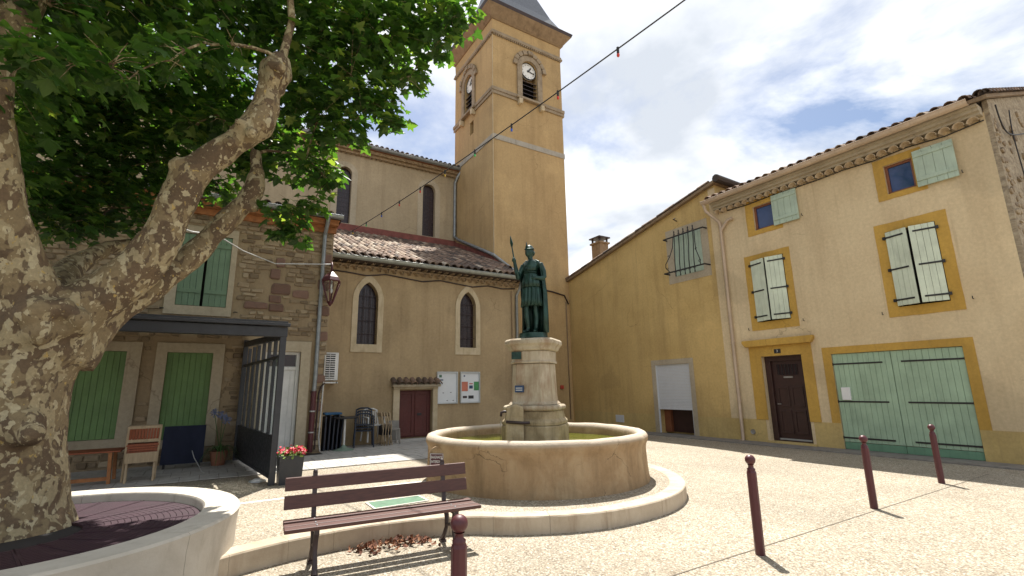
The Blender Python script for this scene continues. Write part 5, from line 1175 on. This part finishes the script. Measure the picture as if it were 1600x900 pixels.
for h in range(13):
    c = Vector((1.27+random.uniform(-.2, .2), 9.25+random.uniform(-.18, .18), .70+random.uniform(-.03, .08)))
    for k in range(26): leaf_quad(mb, c+Vector((random.gauss(0, .024), random.gauss(0, .024), random.gauss(0, .02))), random.uniform(.012, .02), random.random()+.01)
stuff(mb.build('flowers', 'petal_red', fb))
gl_ = thing('ground_lamp', 'small round recessed lamp in paving by the canopy foot', 'lamp', (.84, 9.75, ZP)); mb = MB(); mb.lathe((.84, 9.75, ZP), [(.0, .05), (.06, .045), (.10, .02), (.11, .004)], 18); mb.build('dome', 'white_plastic', gl_, smooth=True)
mb = MB(); mb.lathe((.84, 9.75, ZP), [(.11, .018), (.135, .016), (.14, .002)], 18); mb.build('ring', 'aluminium', gl_)

# ------------------------------------------------------------------ furniture under the canopy
def slat_chair(name, label, loc, rz_, mat1, mat2, fold=True):
    t = thing(name, label, 'chair', (0, 0, 0), 'folding wooden chairs by the house wall')
    w = .23
    for s in (-1, 1):
        mb = MB(); mb.bar((s*w, .02, 0), (s*w, -.10, .95), .03, .045, up=(0, 1, 0)); mb.build('leg', mat2, t, bevel=.004)
        mb = MB(); mb.bar((s*(w-.035), -.16, 0), (s*(w-.035), .02, .62), .03, .045, up=(0, 1, 0)); mb.build('leg', mat2, t, bevel=.004)
    for k in range(10):
        mb = MB(); x = -w+.035+k*.0431; mb.bar((x, -.075, .70), (x, -.10, .93), .032, .012, up=(0, 1, 0)); mb.build('back_slat', mat1, t)
    for z in (.70, .93):
        mb = MB(); y = -.075-(z-.7)*.11; mb.bar((-w, y, z), (w, y, z), .03, .05); mb.build('back_rail', mat2, t, bevel=.004)
    for k in range(5):
        mb = MB(); mb.bar((-w, -.02-.012*k, .46+k*.042), (w, -.02-.012*k, .46+k*.042), .03, .034); mb.build('seat_slat', mat1, t)
    mb = MB(); mb.bar((-w, -.12, .42), (w, -.12, .42), .02, .17); mb.build('seat_edge', mat2, t)
    t.location = loc; t.rotation_euler = (0, 0, rz_); return t
c0 = slat_chair('folding_chair', 'front folding chair of the stack with red-brown slats and pale frame', (-.93, 11.0, ZP), R(8), 'teak_red', 'teak_pale')
for k, lb in ((1, 'second folding chair, just behind the front one of the wooden stack'), (2, 'rearmost folding chair of the wooden stack against the house')):
    c = copy_tree(c0, None, lb); c.location = (-.93-.01*k, 11.0+.13*k, ZP); c.rotation_euler = (0, 0, R(8+k))
tb = thing('wooden_table', 'orange-brown wooden table frame standing behind the tree trunk', 'table', (-1.7, 11.1, ZP))
for k in range(5):
    mb = MB(); mb.box(-2.25, -1.22, 10.95+.13*k, 11.07+.13*k, .72, .745); mb.build('table_board', 'teak_red', tb, bevel=.004)
for x in (-2.15, -1.33):
    for y in (10.98, 11.55): mb = MB(); mb.bar((x, y, ZP), (x+.03*(1 if x < -2 else -1), y, .72), .07, .05); mb.build('leg', 'orange_board', tb, bevel=.004)
mb = MB(); mb.box(-2.15, -1.33, 10.99, 11.02, .26, .32); mb.build('stretcher', 'orange_board', tb)
bt = thing('covered_table', 'upright folded table wrapped in a navy blue cloth under the shutters', 'table', (-.35, 12.3, ZP))
mb = MB(); n = 16; vs_ = []
for j in range(8):
    for i in range(n+1):
        u = -.72+i*.72/n; v = .30+j*.74/7; vs_.append((u, 12.18+.02*math.sin(i*1.1+j*.3)*(1-j/9)+.10*j/7, v))
mb.add(vs_, [(j*(n+1)+i, j*(n+1)+i+1, (j+1)*(n+1)+i+1, (j+1)*(n+1)+i) for j in range(7) for i in range(n)])
m_ = len(mb.v); mb.add([(-.72, 12.28, 1.04), (0, 12.28, 1.04), (0, 12.45, 1.03), (-.72, 12.45, 1.03)], [(0, 1, 2, 3)]); mb.add([(0, 12.18, .30), (0, 12.28, 1.04), (0, 12.45, 1.03), (0, 12.45, .3)], [(0, 1, 2, 3)])
o = mb.build('cloth', 'navy_cloth', bt, smooth='auto')
for x in (-.66, -.06): mb = MB(); mb.box(x-.02, x+.02, 12.28, 12.4, ZP, .98); mb.build('leg', 'iron_black', bt)
mb = MB(); mb.tube([(-.2, 12.12, .55), (-.15, 12.0, .42), (-.05, 11.75, .28), (0, 11.5, ZP+.02), (.05, 11.25, ZP+.015)], .008, 6); tag(mb.build('white_lead', 'white_cable', None, smooth=True), 'thin white electric lead trailing from the covered table to the ground', 'cable')
pp = thing('potted_plant', 'potted agapanthus with blue flower heads by the canopy wall post', 'plant', (.28, 12.3, ZP))
mb = MB(); mb.lathe((.28, 12.3, 0), [(.0, ZP), (.12, ZP), (.17, .46), (.185, .46), (.185, .49), (.15, .49), (.0, .45)], 18); mb.build('pot', 'terracotta', pp, smooth='auto')
random.seed(4); mb = MB()
for k in range(46):
    a = random.random()*T; l = random.uniform(.3, .55); o_ = Vector((.28, 12.3, .46)); d = Vector((math.cos(a), math.sin(a), 0)); w = Vector((-d.y, d.x, 0))*.014
    pts = [o_+d*(l*q)+Vector((0, 0, l*(1.5*q-1.9*q*q))) for q in (0, .3, .6, 1)]
    mb.add([p+s*w*(1-.3*i) for i, p in enumerate(pts) for s in (-1, 1)], [(2*i, 2*i+1, 2*i+3, 2*i+2) for i in range(3)])
stuff(mb.build('leaves', 'leaf_plain', pp))
for hx, hy, hz in ((.12, 12.15, 1.28), (.27, 12.2, 1.22), (.36, 12.25, 1.12)):
    mb = MB(); mb.tube([(.28, 12.3, .5), ((.28+hx)/2, 12.22, .9), (hx, hy, hz)], .007, 5); sm = mb.build('flower_stem', 'leaf_plain', pp)
    mb = MB()
    for k in range(38):
        v = Vector((random.gauss(0, 1), random.gauss(0, 1), random.gauss(0, 1))).normalized()*.085; mb.bar(Vector((hx, hy, hz)), Vector((hx, hy, hz))+v, .006); leaf_quad(mb, Vector((hx, hy, hz))+v, .016)
    stuff(mb.build('flower_head', 'agapanthus', sm))

# ------------------------------------------------------------------ furniture stacked by the church
def plastic_chair(label, loc, rz_, mat, n='plastic_chair'):
    t = thing(n, label, 'chair', (0, 0, 0), 'plastic chairs stacked by the church')
    mb = MB(); mb.box(-.22, .22, -.22, .2, .42, .45); mb.build('seat', mat, t, bevel=.015)
    for s in (-1, 1):
        mb = MB(); mb.bar((s*.25, -.26, 0), (s*.23, -.2, .64), .05, .035); mb.build('leg', mat, t, bevel=.008); mb = MB(); mb.bar((s*.25, .27, 0), (s*.22, .2, .45), .05, .035); mb.build('leg', mat, t, bevel=.008)
        mb = MB(); mb.bar((s*.24, -.22, .645), (s*.24, .24, .66), .05, .03); mb.build('armrest', mat, t, bevel=.008); mb = MB(); mb.bar((s*.21, .2, .44), (s*.2, .3, .84), .04, .03); mb.build('back_post', mat, t, bevel=.008)
    for k in range(6):
        mb = MB(); x = -.15+k*.06; mb.bar((x, .21, .46), (x, .295, .80), .022, .012); mb.build('back_slat', mat, t)
    mb = MB(); mb.tube([(-.2, .3, .82), (-.1, .31, .865), (.1, .31, .865), (.2, .3, .82)], .022, 8); mb.build('top_rail', mat, t, smooth=True)
    t.location = loc; t.rotation_euler = (0, 0, rz_); return t
p0 = plastic_chair('bottom navy plastic chair of the stack beside the pedestal table', (3.66, 13.62, ZP+.006), R(-12), 'navy_plastic')
for k, lb in ((1, 'middle navy plastic chair of the stack beside the pedestal table'), (2, 'top navy plastic chair of the stack beside the pedestal table')):
    c = copy_tree(p0, None, lb); c.location = (3.66, 13.62+.012*k, ZP+.006+.075*k)
plastic_chair('white plastic chair peeking out behind the navy chair stack', (3.98, 13.86, ZP+.12), R(6), 'white_plastic')
pt = thing('pedestal_table', 'round dark table on a white stem and pale green disc foot', 'table', (3.05, 13.2, ZP))
mb = MB(); mb.lathe((3.05, 13.2, ZP+.006), [(.0, .0), (.27, .0), (.27, .015), (.2, .035), (.08, .075), (.035, .14)], 28); mb.build('foot', 'green_base', pt, smooth='auto')
mb = MB(); mb.tube([(3.05, 13.2, ZP+.1), (3.05, 13.2, .99)], .028, 10); mb.build('stem', 'white_plastic', pt, smooth='auto')
mb = MB(); mb.lathe((3.05, 13.2, 0), [(.0, .99), (.33, .99), (.34, 1.01), (.33, 1.03), (.0, 1.03)], 30); mb.build('table_top', 'iron_black', pt, smooth='auto')
for k in range(5):
    x = 2.58+k*.10; t = thing('folded_table', ['outermost dark folded table leaning by the white conduit', 'second dark folded table from the white conduit', 'middle one of the five dark folded tables', 'fourth dark folded table from the white conduit', 'dark folded table closest to the pedestal table'][k], 'table', (x, 13.6, ZP), 'folded tables leaning together by the church')
    lx = .02+.008*k
    mb = MB(); mb.add([(x+a+lx*c/.84, y, ZP+.02+c) for c in (0, .84+.03*(k % 2)) for a, y in ((-.018, 13.28), (.018, 13.28), (.018, 13.98), (-.018, 13.98))], [(0, 1, 2, 3), (7, 6, 5, 4), (0, 4, 5, 1), (1, 5, 6, 2), (2, 6, 7, 3), (3, 7, 4, 0)]); mb.build('table_top', 'navy_plastic', t, bevel=.006)
    mb = MB(); mb.tube([(x+.03, 13.33, ZP+.01), (x+.04, 13.33, .8)], .012, 6); mb.build('leg', 'iron_dark', t); mb = MB(); mb.tube([(x+.03, 13.9, ZP+.01), (x+.04, 13.9, .8)], .012, 6); mb.build('leg', 'iron_dark', t)
bc = MB(); bc.add([(x, y, z) for z in (1.085, 1.14) for x, y in ((2.56, 13.3), (3.0, 13.3), (2.98, 13.75), (2.58, 13.75))], [(0, 1, 2, 3), (7, 6, 5, 4), (0, 4, 5, 1), (1, 5, 6, 2), (2, 6, 7, 3), (3, 7, 4, 0)]); tag(bc.build('blue_cushion', 'blue_cloth', None, bevel=.02), 'flat blue cushion lying on the folded dark tables', 'cushion')
for k in range(4):
    t = thing('folded_chair', ['folded metal chair leaning next to the navy plastic stack', 'second leaning folded metal chair from the navy stack', 'third leaning folded metal chair from the navy stack', 'folded metal chair leaning nearest the red door'][k], 'chair', (4.1+.075*k, 13.6, ZP), 'folded metal chairs leaning by the church')
    x = 4.12+.075*k
    for y in (13.42, 13.82): mb = MB(); mb.tube([(x-.02, y, ZP+.01), (x+.02, y, .75), (x-.06, y+.03, 1.1)], .012, 6); mb.build('frame_tube', 'teak_pale', t, smooth=True)
    mb = MB(); mb.bar((x-.03, 13.43, 1.03), (x-.03, 13.84, 1.03), .015, .1); mb.build('back_rail', 'teak_pale', t); mb = MB(); mb.bar((x+.01, 13.43, .62), (x+.01, 13.82, .62), .03, .28); mb.build('seat', 'navy_plastic', t)
    mb = MB(); mb.tube([(x+.06, 13.45, ZP+.01), (x-.02, 13.45, .8)], .011, 6); mb.build('leg', 'teak_pale', t)
sl = thing('low_stool', 'small grey stool left of the red church door', 'stool', (4.52, 13.8, ZP))
mb = MB(); mb.box(4.36, 4.68, 13.62, 13.98, .60, .63); mb.build('seat', 'grey_metal', sl, bevel=.008)
for x in (4.38, 4.66):
    for y in (13.64, 13.96): mb = MB(); mb.bar((x+(.03 if x > 4.5 else -.03), y, ZP+.005), (x, y, .6), .03); mb.build('leg', 'grey_metal', sl)
gp = MB(); gp.add([(4.50+.0, 14.16, ZP+.006), (4.80, 14.0, ZP+.006), (4.80, 14.1, .82), (4.50, 14.22, .82), (4.50, 14.19, ZP+.006), (4.80, 14.03, ZP+.006), (4.80, 14.13, .82), (4.50, 14.25, .82)], [(0, 1, 2, 3), (7, 6, 5, 4), (0, 4, 5, 1), (1, 5, 6, 2), (2, 6, 7, 3), (3, 7, 4, 0)]); tag(gp.build('grey_board', 'grey_metal', None, bevel=.004), 'thin grey board leaning on the wall left of the red door', 'board')
# noticeboards, air-conditioner, wall lantern
def board(label, u0, u1):
    t = thing('noticeboard', label, 'noticeboard', ((u0+u1)/2, YA, 1.24), 'glazed noticeboards on the church wall')
    mb = MB(); mb.ring([(u0, 1.24), (u1, 1.24), (u1, 2.24), (u0, 2.24)], [(u0+.035, 1.28), (u1-.035, 1.28), (u1-.035, 2.2), (u0+.035, 2.2)], fA, .0, .07); mb.build('frame', 'aluminium', t, bevel=.006)
    mb = MB(); mb.rect(fA, u0+.03, u1-.03, 1.275, 2.205, .0, .03); mb.build('backing', 'paper_white', t)
    def sheet(a, b, z0, z1, mat, nm='poster'): m = MB(); m.rect(fA, u0+a, u0+b, z0, z1, .03, .033); return m.build(nm, mat, t)
    return t, sheet
t, sheet = board('left noticeboard, mostly bare white sheets beside the red door', 6.04, 6.76)
sheet(.08, .17, 2.06, 2.14, 'hatch_green', 'emblem'); sheet(.07, .22, 1.96, 2.0, 'sign_blue', 'heading')
for a, z in ((.2, 1.57), (.46, 1.58), (.34, 1.33), (.55, 1.33)): sheet(a, a+.05, z, z+.018, 'iron_dark', 'pin')
t, sheet = board('right noticeboard with red and green posters on the church wall', 6.85, 7.57)
sheet(.06, .28, 1.62, 1.92, 'paper_red'); sheet(.50, .68, 1.64, 1.92, 'paper_green'); sheet(.33, .46, 1.70, 1.80, 'sign_blue'); sheet(.10, .25, 1.40, 1.47, 'iron_dark'); sheet(.30, .49, 1.38, 1.48, 'black_paint'); sheet(.13, .18, 2.08, 2.13, 'sign_blue', 'emblem'); sheet(.33, .46, 1.84, 1.87, 'sign_red'); sheet(.54, .58, 1.66, 1.69, 'paper_white')
pq = MB(); pq.rect(FY(TY0), 10.6, 10.86, 1.64, 1.82, 0, .02); tag(pq.build('red_sign', 'sign_red', None), 'tiny red plate on the tower wall left of the pedestal', 'sign')
ac = thing('air_conditioner', 'white slatted air-conditioner unit bracketed at the corner by the lantern', 'air conditioner', (2.74, 14.0, 1.9))
mb = MB(); mb.box(2.56, 2.96, 13.95, YA-.02, 1.98, 2.74); mb.build('case', 'white_paint', ac, bevel=.012)
mb = MB(); mb.box(2.59, 2.87, 13.944, 13.952, 2.03, 2.70); mb.build('grille_back', 'dark_void', ac)
for k in range(11): mb = MB(); z = 2.05+k*.06; mb.box(2.585, 2.875, 13.925, 13.945, z, z+.026); mb.build('louvre', 'white_paint', ac)
mb = MB(); mb.box(2.725, 2.737, 13.92, 13.945, 2.03, 2.72); mb.build('grille_bar', 'white_paint', ac)
mb = MB(); mb.box(2.5, 2.98, 13.97, 14.0, 1.9, 1.94); mb.box(2.53, 2.56, 13.97, YA, 1.9, 1.94); mb.box(2.93, 2.96, 13.97, YA, 1.9, 1.94); mb.build('bracket', 'white_paint', ac)
ln = thing('wall_lantern', 'maroon hexagonal lantern on a wall bracket at the stone house corner', 'lantern', (2.36, 12.55, 3.8))
LCx, LCy = 2.37, 12.55
mb = MB(); mb.tube([(2.40, YL-.02, 4.95), (2.39, 12.72, 4.98), (2.37, LCy, 4.86), (2.37, LCy, 4.66)], .022, 8); mb.tube([(2.40, YL-.02, 4.6), (2.39, 12.78, 4.72), (2.38, 12.68, 4.95)], .015, 6); mb.build('bracket', 'maroon_paint', ln, smooth=True)
def hexl(levels, mat, nm, solid=True):
    mb = MB(); vs_ = []
    for r, z in levels: vs_ += [(LCx+r*math.cos(T*k/6+.2), LCy+r*math.sin(T*k/6+.2), z) for k in range(6)]
    n = len(levels); mb.add(vs_, [(6*i+k, 6*i+(k+1) % 6, 6*i+6+(k+1) % 6, 6*i+6+k) for i in range(n-1) for k in range(6)]+[tuple(range(5, -1, -1)), tuple(range(6*n-6, 6*n))]); return mb.build(nm, mat, ln)
hexl([(.235, 4.42), (.25, 4.45), (.20, 4.54), (.09, 4.65), (.03, 4.70)], 'maroon_paint', 'hood')
hexl([(.225, 4.415), (.06, 3.92)], 'clear_glass', 'glass')
for k in range(6):
    a = T*k/6+.2; mb = MB(); mb.bar((LCx+.235*math.cos(a), LCy+.235*math.sin(a), 4.42), (LCx+.068*math.cos(a), LCy+.068*math.sin(a), 3.91), .028); mb.build('lantern_bar', 'maroon_paint', ln)
hexl([(.07, 3.92), (.085, 3.89), (.05, 3.85), (.02, 3.80)], 'maroon_paint', 'foot'); mb = MB(); mb.tube([(LCx, LCy, 4.42), (LCx, LCy, 4.25)], .03, 8); mb.sphere((LCx, LCy, 4.2), (.045, .045, .075)); mb.build('bulb', 'white_plastic', ln, smooth=True)
# white overhead lead from the lantern to the tree
wp = [Vector((2.40, 12.7, 4.93)), at(430, 412, 12.4), at(380, 392, 11.6), at(340, 368, 10.4), at(300, 362, 9.4), at(230, 340, 8.6)]
mb = MB(); mb.tube(wp, .014, 6); tag(mb.build('overhead_lead', 'white_cable', None, smooth=True), 'thin white overhead lead sagging from the lantern towards the tree', 'cable')

# ------------------------------------------------------------------ festoon lights
A_ = at(545, 364, 13.9); B_ = at(1200, -96, 4.3)
def cat(s):
    p = A_.lerp(B_, s); p.z -= .35*4*s*(1-s)*.35; return p
fs_ = thing('festoon_lights', 'black cable of coloured festoon bulbs strung from the church roof overhead', 'string lights', tuple(A_))
mb = MB(); mb.tube([cat(k/60) for k in range(61)], .009, 6); mb.build('cable', 'iron_black', fs_, smooth=True)
LEN = (B_-A_).length; nb = int(LEN/1.0)
cols = ['bulb_yellow', 'bulb_green', 'bulb_blue', 'bulb_red', 'bulb_red', 'bulb_yellow', 'bulb_green', 'bulb_blue', 'bulb_red', 'bulb_red', 'bulb_red', 'bulb_yellow', 'bulb_green']
for k in range(nb):
    p = cat((k+.35)/nb); mb = MB(); mb.tube([p+Vector((0, 0, .02)), p-Vector((0, 0, .06))], .016, 8); so_ = mb.build('bulb_socket', 'iron_black', fs_)
    mb = MB(); m = MB(); m.sphere((0, 0, 0), (.019, .019, .028), 10, 7); mb.add([p+Vector(v)-Vector((0, 0, .085)) for v in m.v], m.f); mb.build('bulb', cols[k % len(cols)], fs_, smooth=True)

# ------------------------------------------------------------------ plane tree
tr = thing('plane_tree', 'old plane tree with mottled bark and broad leafy crown', 'tree', (-1.65, 6.85, .45))
W = MB()
def wood(pts, n=14):
    W.tube([at(*p[:3]) for p in pts], [p[3] for p in pts], n)
wood([(0, 862, 6.9, .58), (0, 800, 6.92, .49), (4, 700, 6.95, .46), (16, 600, 6.95, .46), (44, 520, 6.95, .50), (58, 475, 6.95, .42)], 20)
wood([(66, 540, 6.9, .42), (112, 490, 6.85, .31), (170, 456, 6.8, .25), (222, 414, 6.7, .22), (256, 365, 6.65, .21), (280, 310, 6.6, .20), (297, 274, 6.55, .205), (330, 247, 6.5, .165), (368, 224, 6.45, .155), (404, 196, 6.4, .205), (415, 168, 6.4, .18), (420, 138, 6.4, .145), (432, 110, 6.4, .215), (440, 88, 6.4, .12)])
wood([(283, 262, 6.5, .10), (268, 250, 6.45, .085)], 10)
wood([(415, 196, 6.3, .09), (430, 190, 6.28, .07)], 10); wood([(440, 122, 6.3, .10), (452, 122, 6.3, .06)], 10); wood([(418, 118, 6.5, .10), (405, 112, 6.5, .06)], 10)
wood([(90, 545, 7.0, .4), (165, 490, 7.1, .22), (230, 452, 7.2, .17), (290, 408, 7.3, .155), (335, 365, 7.35, .145), (372, 328, 7.4, .14), (398, 296, 7.4, .13), (402, 268, 7.45, .10), (398, 235, 7.5, .08)])
wood([(388, 322, 7.35, .10), (402, 328, 7.3, .06)], 10)
wood([(50, 540, 6.85, .42), (44, 470, 6.7, .28), (24, 408, 6.6, .225), (2, 335, 6.5, .20), (-10, 260, 6.45, .19), (-18, 180, 6.4, .18), (-14, 110, 6.35, .165), (18, 40, 6.3, .16), (40, 0, 6.3, .15), (70, -60, 6.3, .11)])
wood([(40, 500, 7.1, .3), (0, 450, 7.4, .17), (-70, 420, 7.6, .15), (-140, 330, 7.8, .12)])
wood([(60, 480, 7.2, .3), (110, 420, 7.9, .14), (170, 385, 8.4, .10), (225, 378, 8.6, .07)])
for k in range(34):   # knots and swellings
    p = random.choice([(414, 175, 6.35, .1), (430, 115, 6.35, .12), (300, 275, 6.5, .12), (60, 500, 6.5, .2), (20, 700, 6.5, .2), (120, 490, 6.6, .15), (380, 215, 6.4, .1)])
    c = at(p[0]+random.gauss(0, 12), p[1]+random.gauss(0, 14), p[2]+random.gauss(0, .1)); W.sphere(c, random.uniform(.5, 1.0)*p[3], 8, 6)
wo = W.build('trunk', 'plane_bark', tr, smooth=True); remesh(wo, .032, 5)
me = wo.data; nv = len(me.vertices); vc = np.zeros(nv*3, 'f'); vn = np.zeros(nv*3, 'f')
me.vertices.foreach_get('co', vc); me.vertex_normals.foreach_get('vector', vn); vc = vc.reshape(-1, 3); vn = vn.reshape(-1, 3)
dd = np.array([mnoise.noise((q+OFF[tr.name])*2.6)*.03+mnoise.noise((q+OFF[tr.name])*7)*.012 for q in map(Vector, vc)])
me.vertices.foreach_set('co', (vc+vn*dd[:, None]).astype('f').ravel()); me.update()
# crown: lumps of foliage, each listed as photo direction, distance, radius
LUMP = [(715, 22, 6.5, .38), (690, 60, 6.6, .34), (664, 20, 6.8, .62), (610, 60, 7.0, .75), (642, 118, 6.8, .34), (560, 30, 6.9, .8), (540, 110, 7.0, .82), (585, 160, 7.0, .45), (612, 190, 6.9, .22), (480, 60, 7.2, .95), (500, 180, 7.2, .62), (545, 205, 7.0, .3),
        (478, 250, 7.4, .5), (510, 280, 7.3, .28), (450, 330, 7.4, .32), (490, 318, 7.3, .22), (436, 362, 7.4, .17), (470, 376, 7.3, .12), (455, 352, 7.3, .14), (420, 20, 7.4, .6), (330, 0, 7.0, .75), (230, 10, 6.8, .7), (150, 0, 6.6, .6), (80, 10, 6.2, .5),
        (350, 120, 8.6, .9), (250, 150, 8.8, 1.1), (150, 170, 8.8, 1.1), (70, 160, 9, 1.0), (190, 270, 8.8, .75), (110, 270, 8.8, .7), (260, 250, 8.8, .8), (370, 200, 8.4, .7), (430, 220, 8.0, .5), (400, 255, 7.9, .3), (60, 320, 8.8, .6), (150, 330, 8.6, .42), (230, 330, 8.6, .4), (230, 360, 8.3, .22), (110, 350, 8.5, .35), (340, 290, 8.6, .35),
        (60, 90, 5.4, .3), (165, 100, 5.5, .34), (265, 95, 5.7, .34), (330, 70, 6.0, .4), (200, 125, 5.6, .16), (110, 100, 5.5, .22), (20, 70, 5.4, .3), (340, 180, 7.6, .28), (300, 200, 7.8, .28), (460, 150, 7.3, .4),
        (640, -60, 6.8, .8), (540, -90, 7.0, 1.1), (400, -140, 7.0, 1.4), (240, -140, 6.8, 1.4), (80, -120, 6.6, 1.3), (-60, 40, 6.6, 1.2), (-100, 180, 7.2, 1.1), (-60, 280, 8.4, .9), (-160, -60, 7.0, 1.4), (330, -330, 7.4, 1.7), (100, -330, 7.4, 1.7), (520, -260, 7.2, 1.3)]
OVER = [((-3.5, 5.5, 7.8), 1.4), ((-1.5, 5.0, 8.6), 1.4), ((-3.0, 8.0, 9.0), 1.5), ((-1.0, 7.5, 9.4), 1.5), ((.4, 8.6, 8.9), 1.2), ((-2.0, 10.0, 8.4), 1.4), ((-4.5, 7.0, 7.0), 1.3), ((0.2, 6.4, 8.8), 1.2), ((-2.6, 3.4, 7.4), 1.3), ((-4.6, 3.6, 6.6), 1.3), ((-.4, 3.2, 8.0), 1.1), ((-5.6, 9.2, 7.6), 1.4), ((-1.2, 9.0, 7.0), 1.0), ((-3.4, 9.6, 6.4), 1.0), ((1.3, 7.6, 8.4), .9)]  # crown lumps added overhead, mostly out of view, to block sun and skylight
OUTL = [(0, -.05), (.16, .05), (.50, -.02), (.34, .22), (.58, .46), (.27, .50), (.20, .72), (0, 1.0)]
OUTL = OUTL+[(-x, y) for x, y in OUTL[-2:0:-1]]
def leaf_verts(s, curl): return [Vector((x*s, (y-.05)*s, -curl*s*(x*x*1.2+max(0, y-.4)**2*.7))) for x, y in OUTL]
LF_FACES = [(0, 1, 2, 3), (0, 3, 4, 5), (0, 5, 6, 7), (0, 7, 8, 9), (0, 9, 10, 11), (0, 11, 12, 13)]
random.seed(2); leaves = []
for (px, py, d, r) in [l for l in LUMP]+[(c_[0], c_[1], c_, r_) for c_, r_ in OVER]:
    over = isinstance(d, tuple); c = Vector(d) if over else at(px, py, d); inframe = not over and -40 < px < 780 and py > -50
    if over: px, d = 900, 9
    n = int((680 if inframe and d > 7.7 else 600 if inframe else 330)*r*r*(1 if r > .3 else 1.25)*(.5 if d < 6.3 and px < 400 else 1))+6
    for k in range(n):
        v = Vector((random.gauss(0, 1), random.gauss(0, 1), random.gauss(0, 1))).normalized()*(r*random.random()**.42*(1+.25*random.gauss(0, .5)))
        v.z *= .85; p = c+v
        if p.y > 12.4 and p.z < 6.4: continue
        o_ = v.normalized() if v.length > 0 else Vector((0, 0, 1))
        nz = (Vector((random.gauss(0, .5), random.gauss(0, .5), 1.0))+o_*.55+SUN*.3).normalized()
        dn = Vector((o_.x+random.gauss(0, .5), o_.y+random.gauss(0, .5), -.55+random.gauss(0, .3))); y_ = (dn-nz*dn.dot(nz)).normalized(); x_ = y_.cross(nz)
        leaves.append((p, x_, y_, nz, random.triangular(.065, .225, .13), random.uniform(.15, .8), min(.99, max(.01, random.gauss(.45, .27)))))
def inview(p):
    q = p-EYE; z = q.dot(_fw)
    if z <= .5: return None
    x = 800+FPX*q.dot(_rt)/z; y = 450-FPX*q.dot(_up)/z
    return z if (0 < x < 780 and 0 < y < 420) else None
vis = sorted([(inview(l[0]), i) for i, l in enumerate(leaves) if inview(l[0])])
near = set(i for _, i in vis[:300])
src = []
for k in range(6):
    m = MB(); m.add(leaf_verts(1, .25+.06*k), LF_FACES, .12+.14*k); me = m.mesh('leaf'); me.materials.append(MATS['leaf_green']); src.append(me)
cm = MB(); off = OFF[tr.name]
for i, (p, x_, y_, z_, s, cu, t) in enumerate(leaves):
    if i in near:
        o = bpy.data.objects.new('leaf', src[min(5, int(t*6))]); C.objects.link(o); o.parent = tr; o.matrix_local = basis(p-off, x_, y_, z_) @ Matrix.Scale(s, 4)
    else:
        cm.add([p+x_*v.x+y_*v.y+z_*v.z for v in leaf_verts(s, cu)], LF_FACES, t)
stuff(cm.build('crown', 'leaf_green', tr, fix=False))
# limbs and twigs carrying the lumps
tw_ = MB(); roots = [at(440, 95, 6.4), at(400, 240, 7.5), at(40, 0, 6.3), at(225, 378, 8.6), at(4, 180, 6.35), at(-140, 330, 7.8), at(450, -40, 6.6), at(250, -60, 6.8)]
for a, b in ((0, 6), (2, 7)): tw_.tube([roots[a], roots[a].lerp(roots[b], .5)+Vector((.1, .05, 0)), roots[b]], [.055, .05, .04], 8)
todo = [(at(px, py, d), r) for px, py, d, r in LUMP]; nodes_ = [(r_, .05) for r_ in roots]
while todo:   # grow from the nearest limb or lump already reached
    j, i = min(((j, i) for j in range(len(todo)) for i in range(len(nodes_))), key=lambda q_: (todo[q_[0]][0]-nodes_[q_[1]][0]).length)
    (c, r), (rt_, rad) = todo.pop(j), nodes_[i]; r1 = max(.007, rad*.6); nodes_.append((c, r1)); ln_ = (c-rt_).length
    mid_ = rt_.lerp(c, .5)+Vector((random.gauss(0, .06), random.gauss(0, .06), .10))*ln_
    tw_.tube([rt_, rt_.lerp(mid_, .5)+Vector((0, 0, .03)), mid_, mid_.lerp(c, .5)+Vector((0, 0, .03)), c], [rad*.55, rad*.5, rad*.45, r1*.7, r1*.5], 6)
    for k in range(int(9*r)+3):
        v = Vector((random.gauss(0, 1), random.gauss(0, 1), random.gauss(0, 1))).normalized()*r*.85; s0 = mid_.lerp(c, random.uniform(.3, 1)); tw_.tube([s0, s0.lerp(c+v, .5)+Vector((0, 0, .04)), c+v], [.006, .004, .002], 4)
stuff(tw_.build('branches', 'plane_bark', tr))
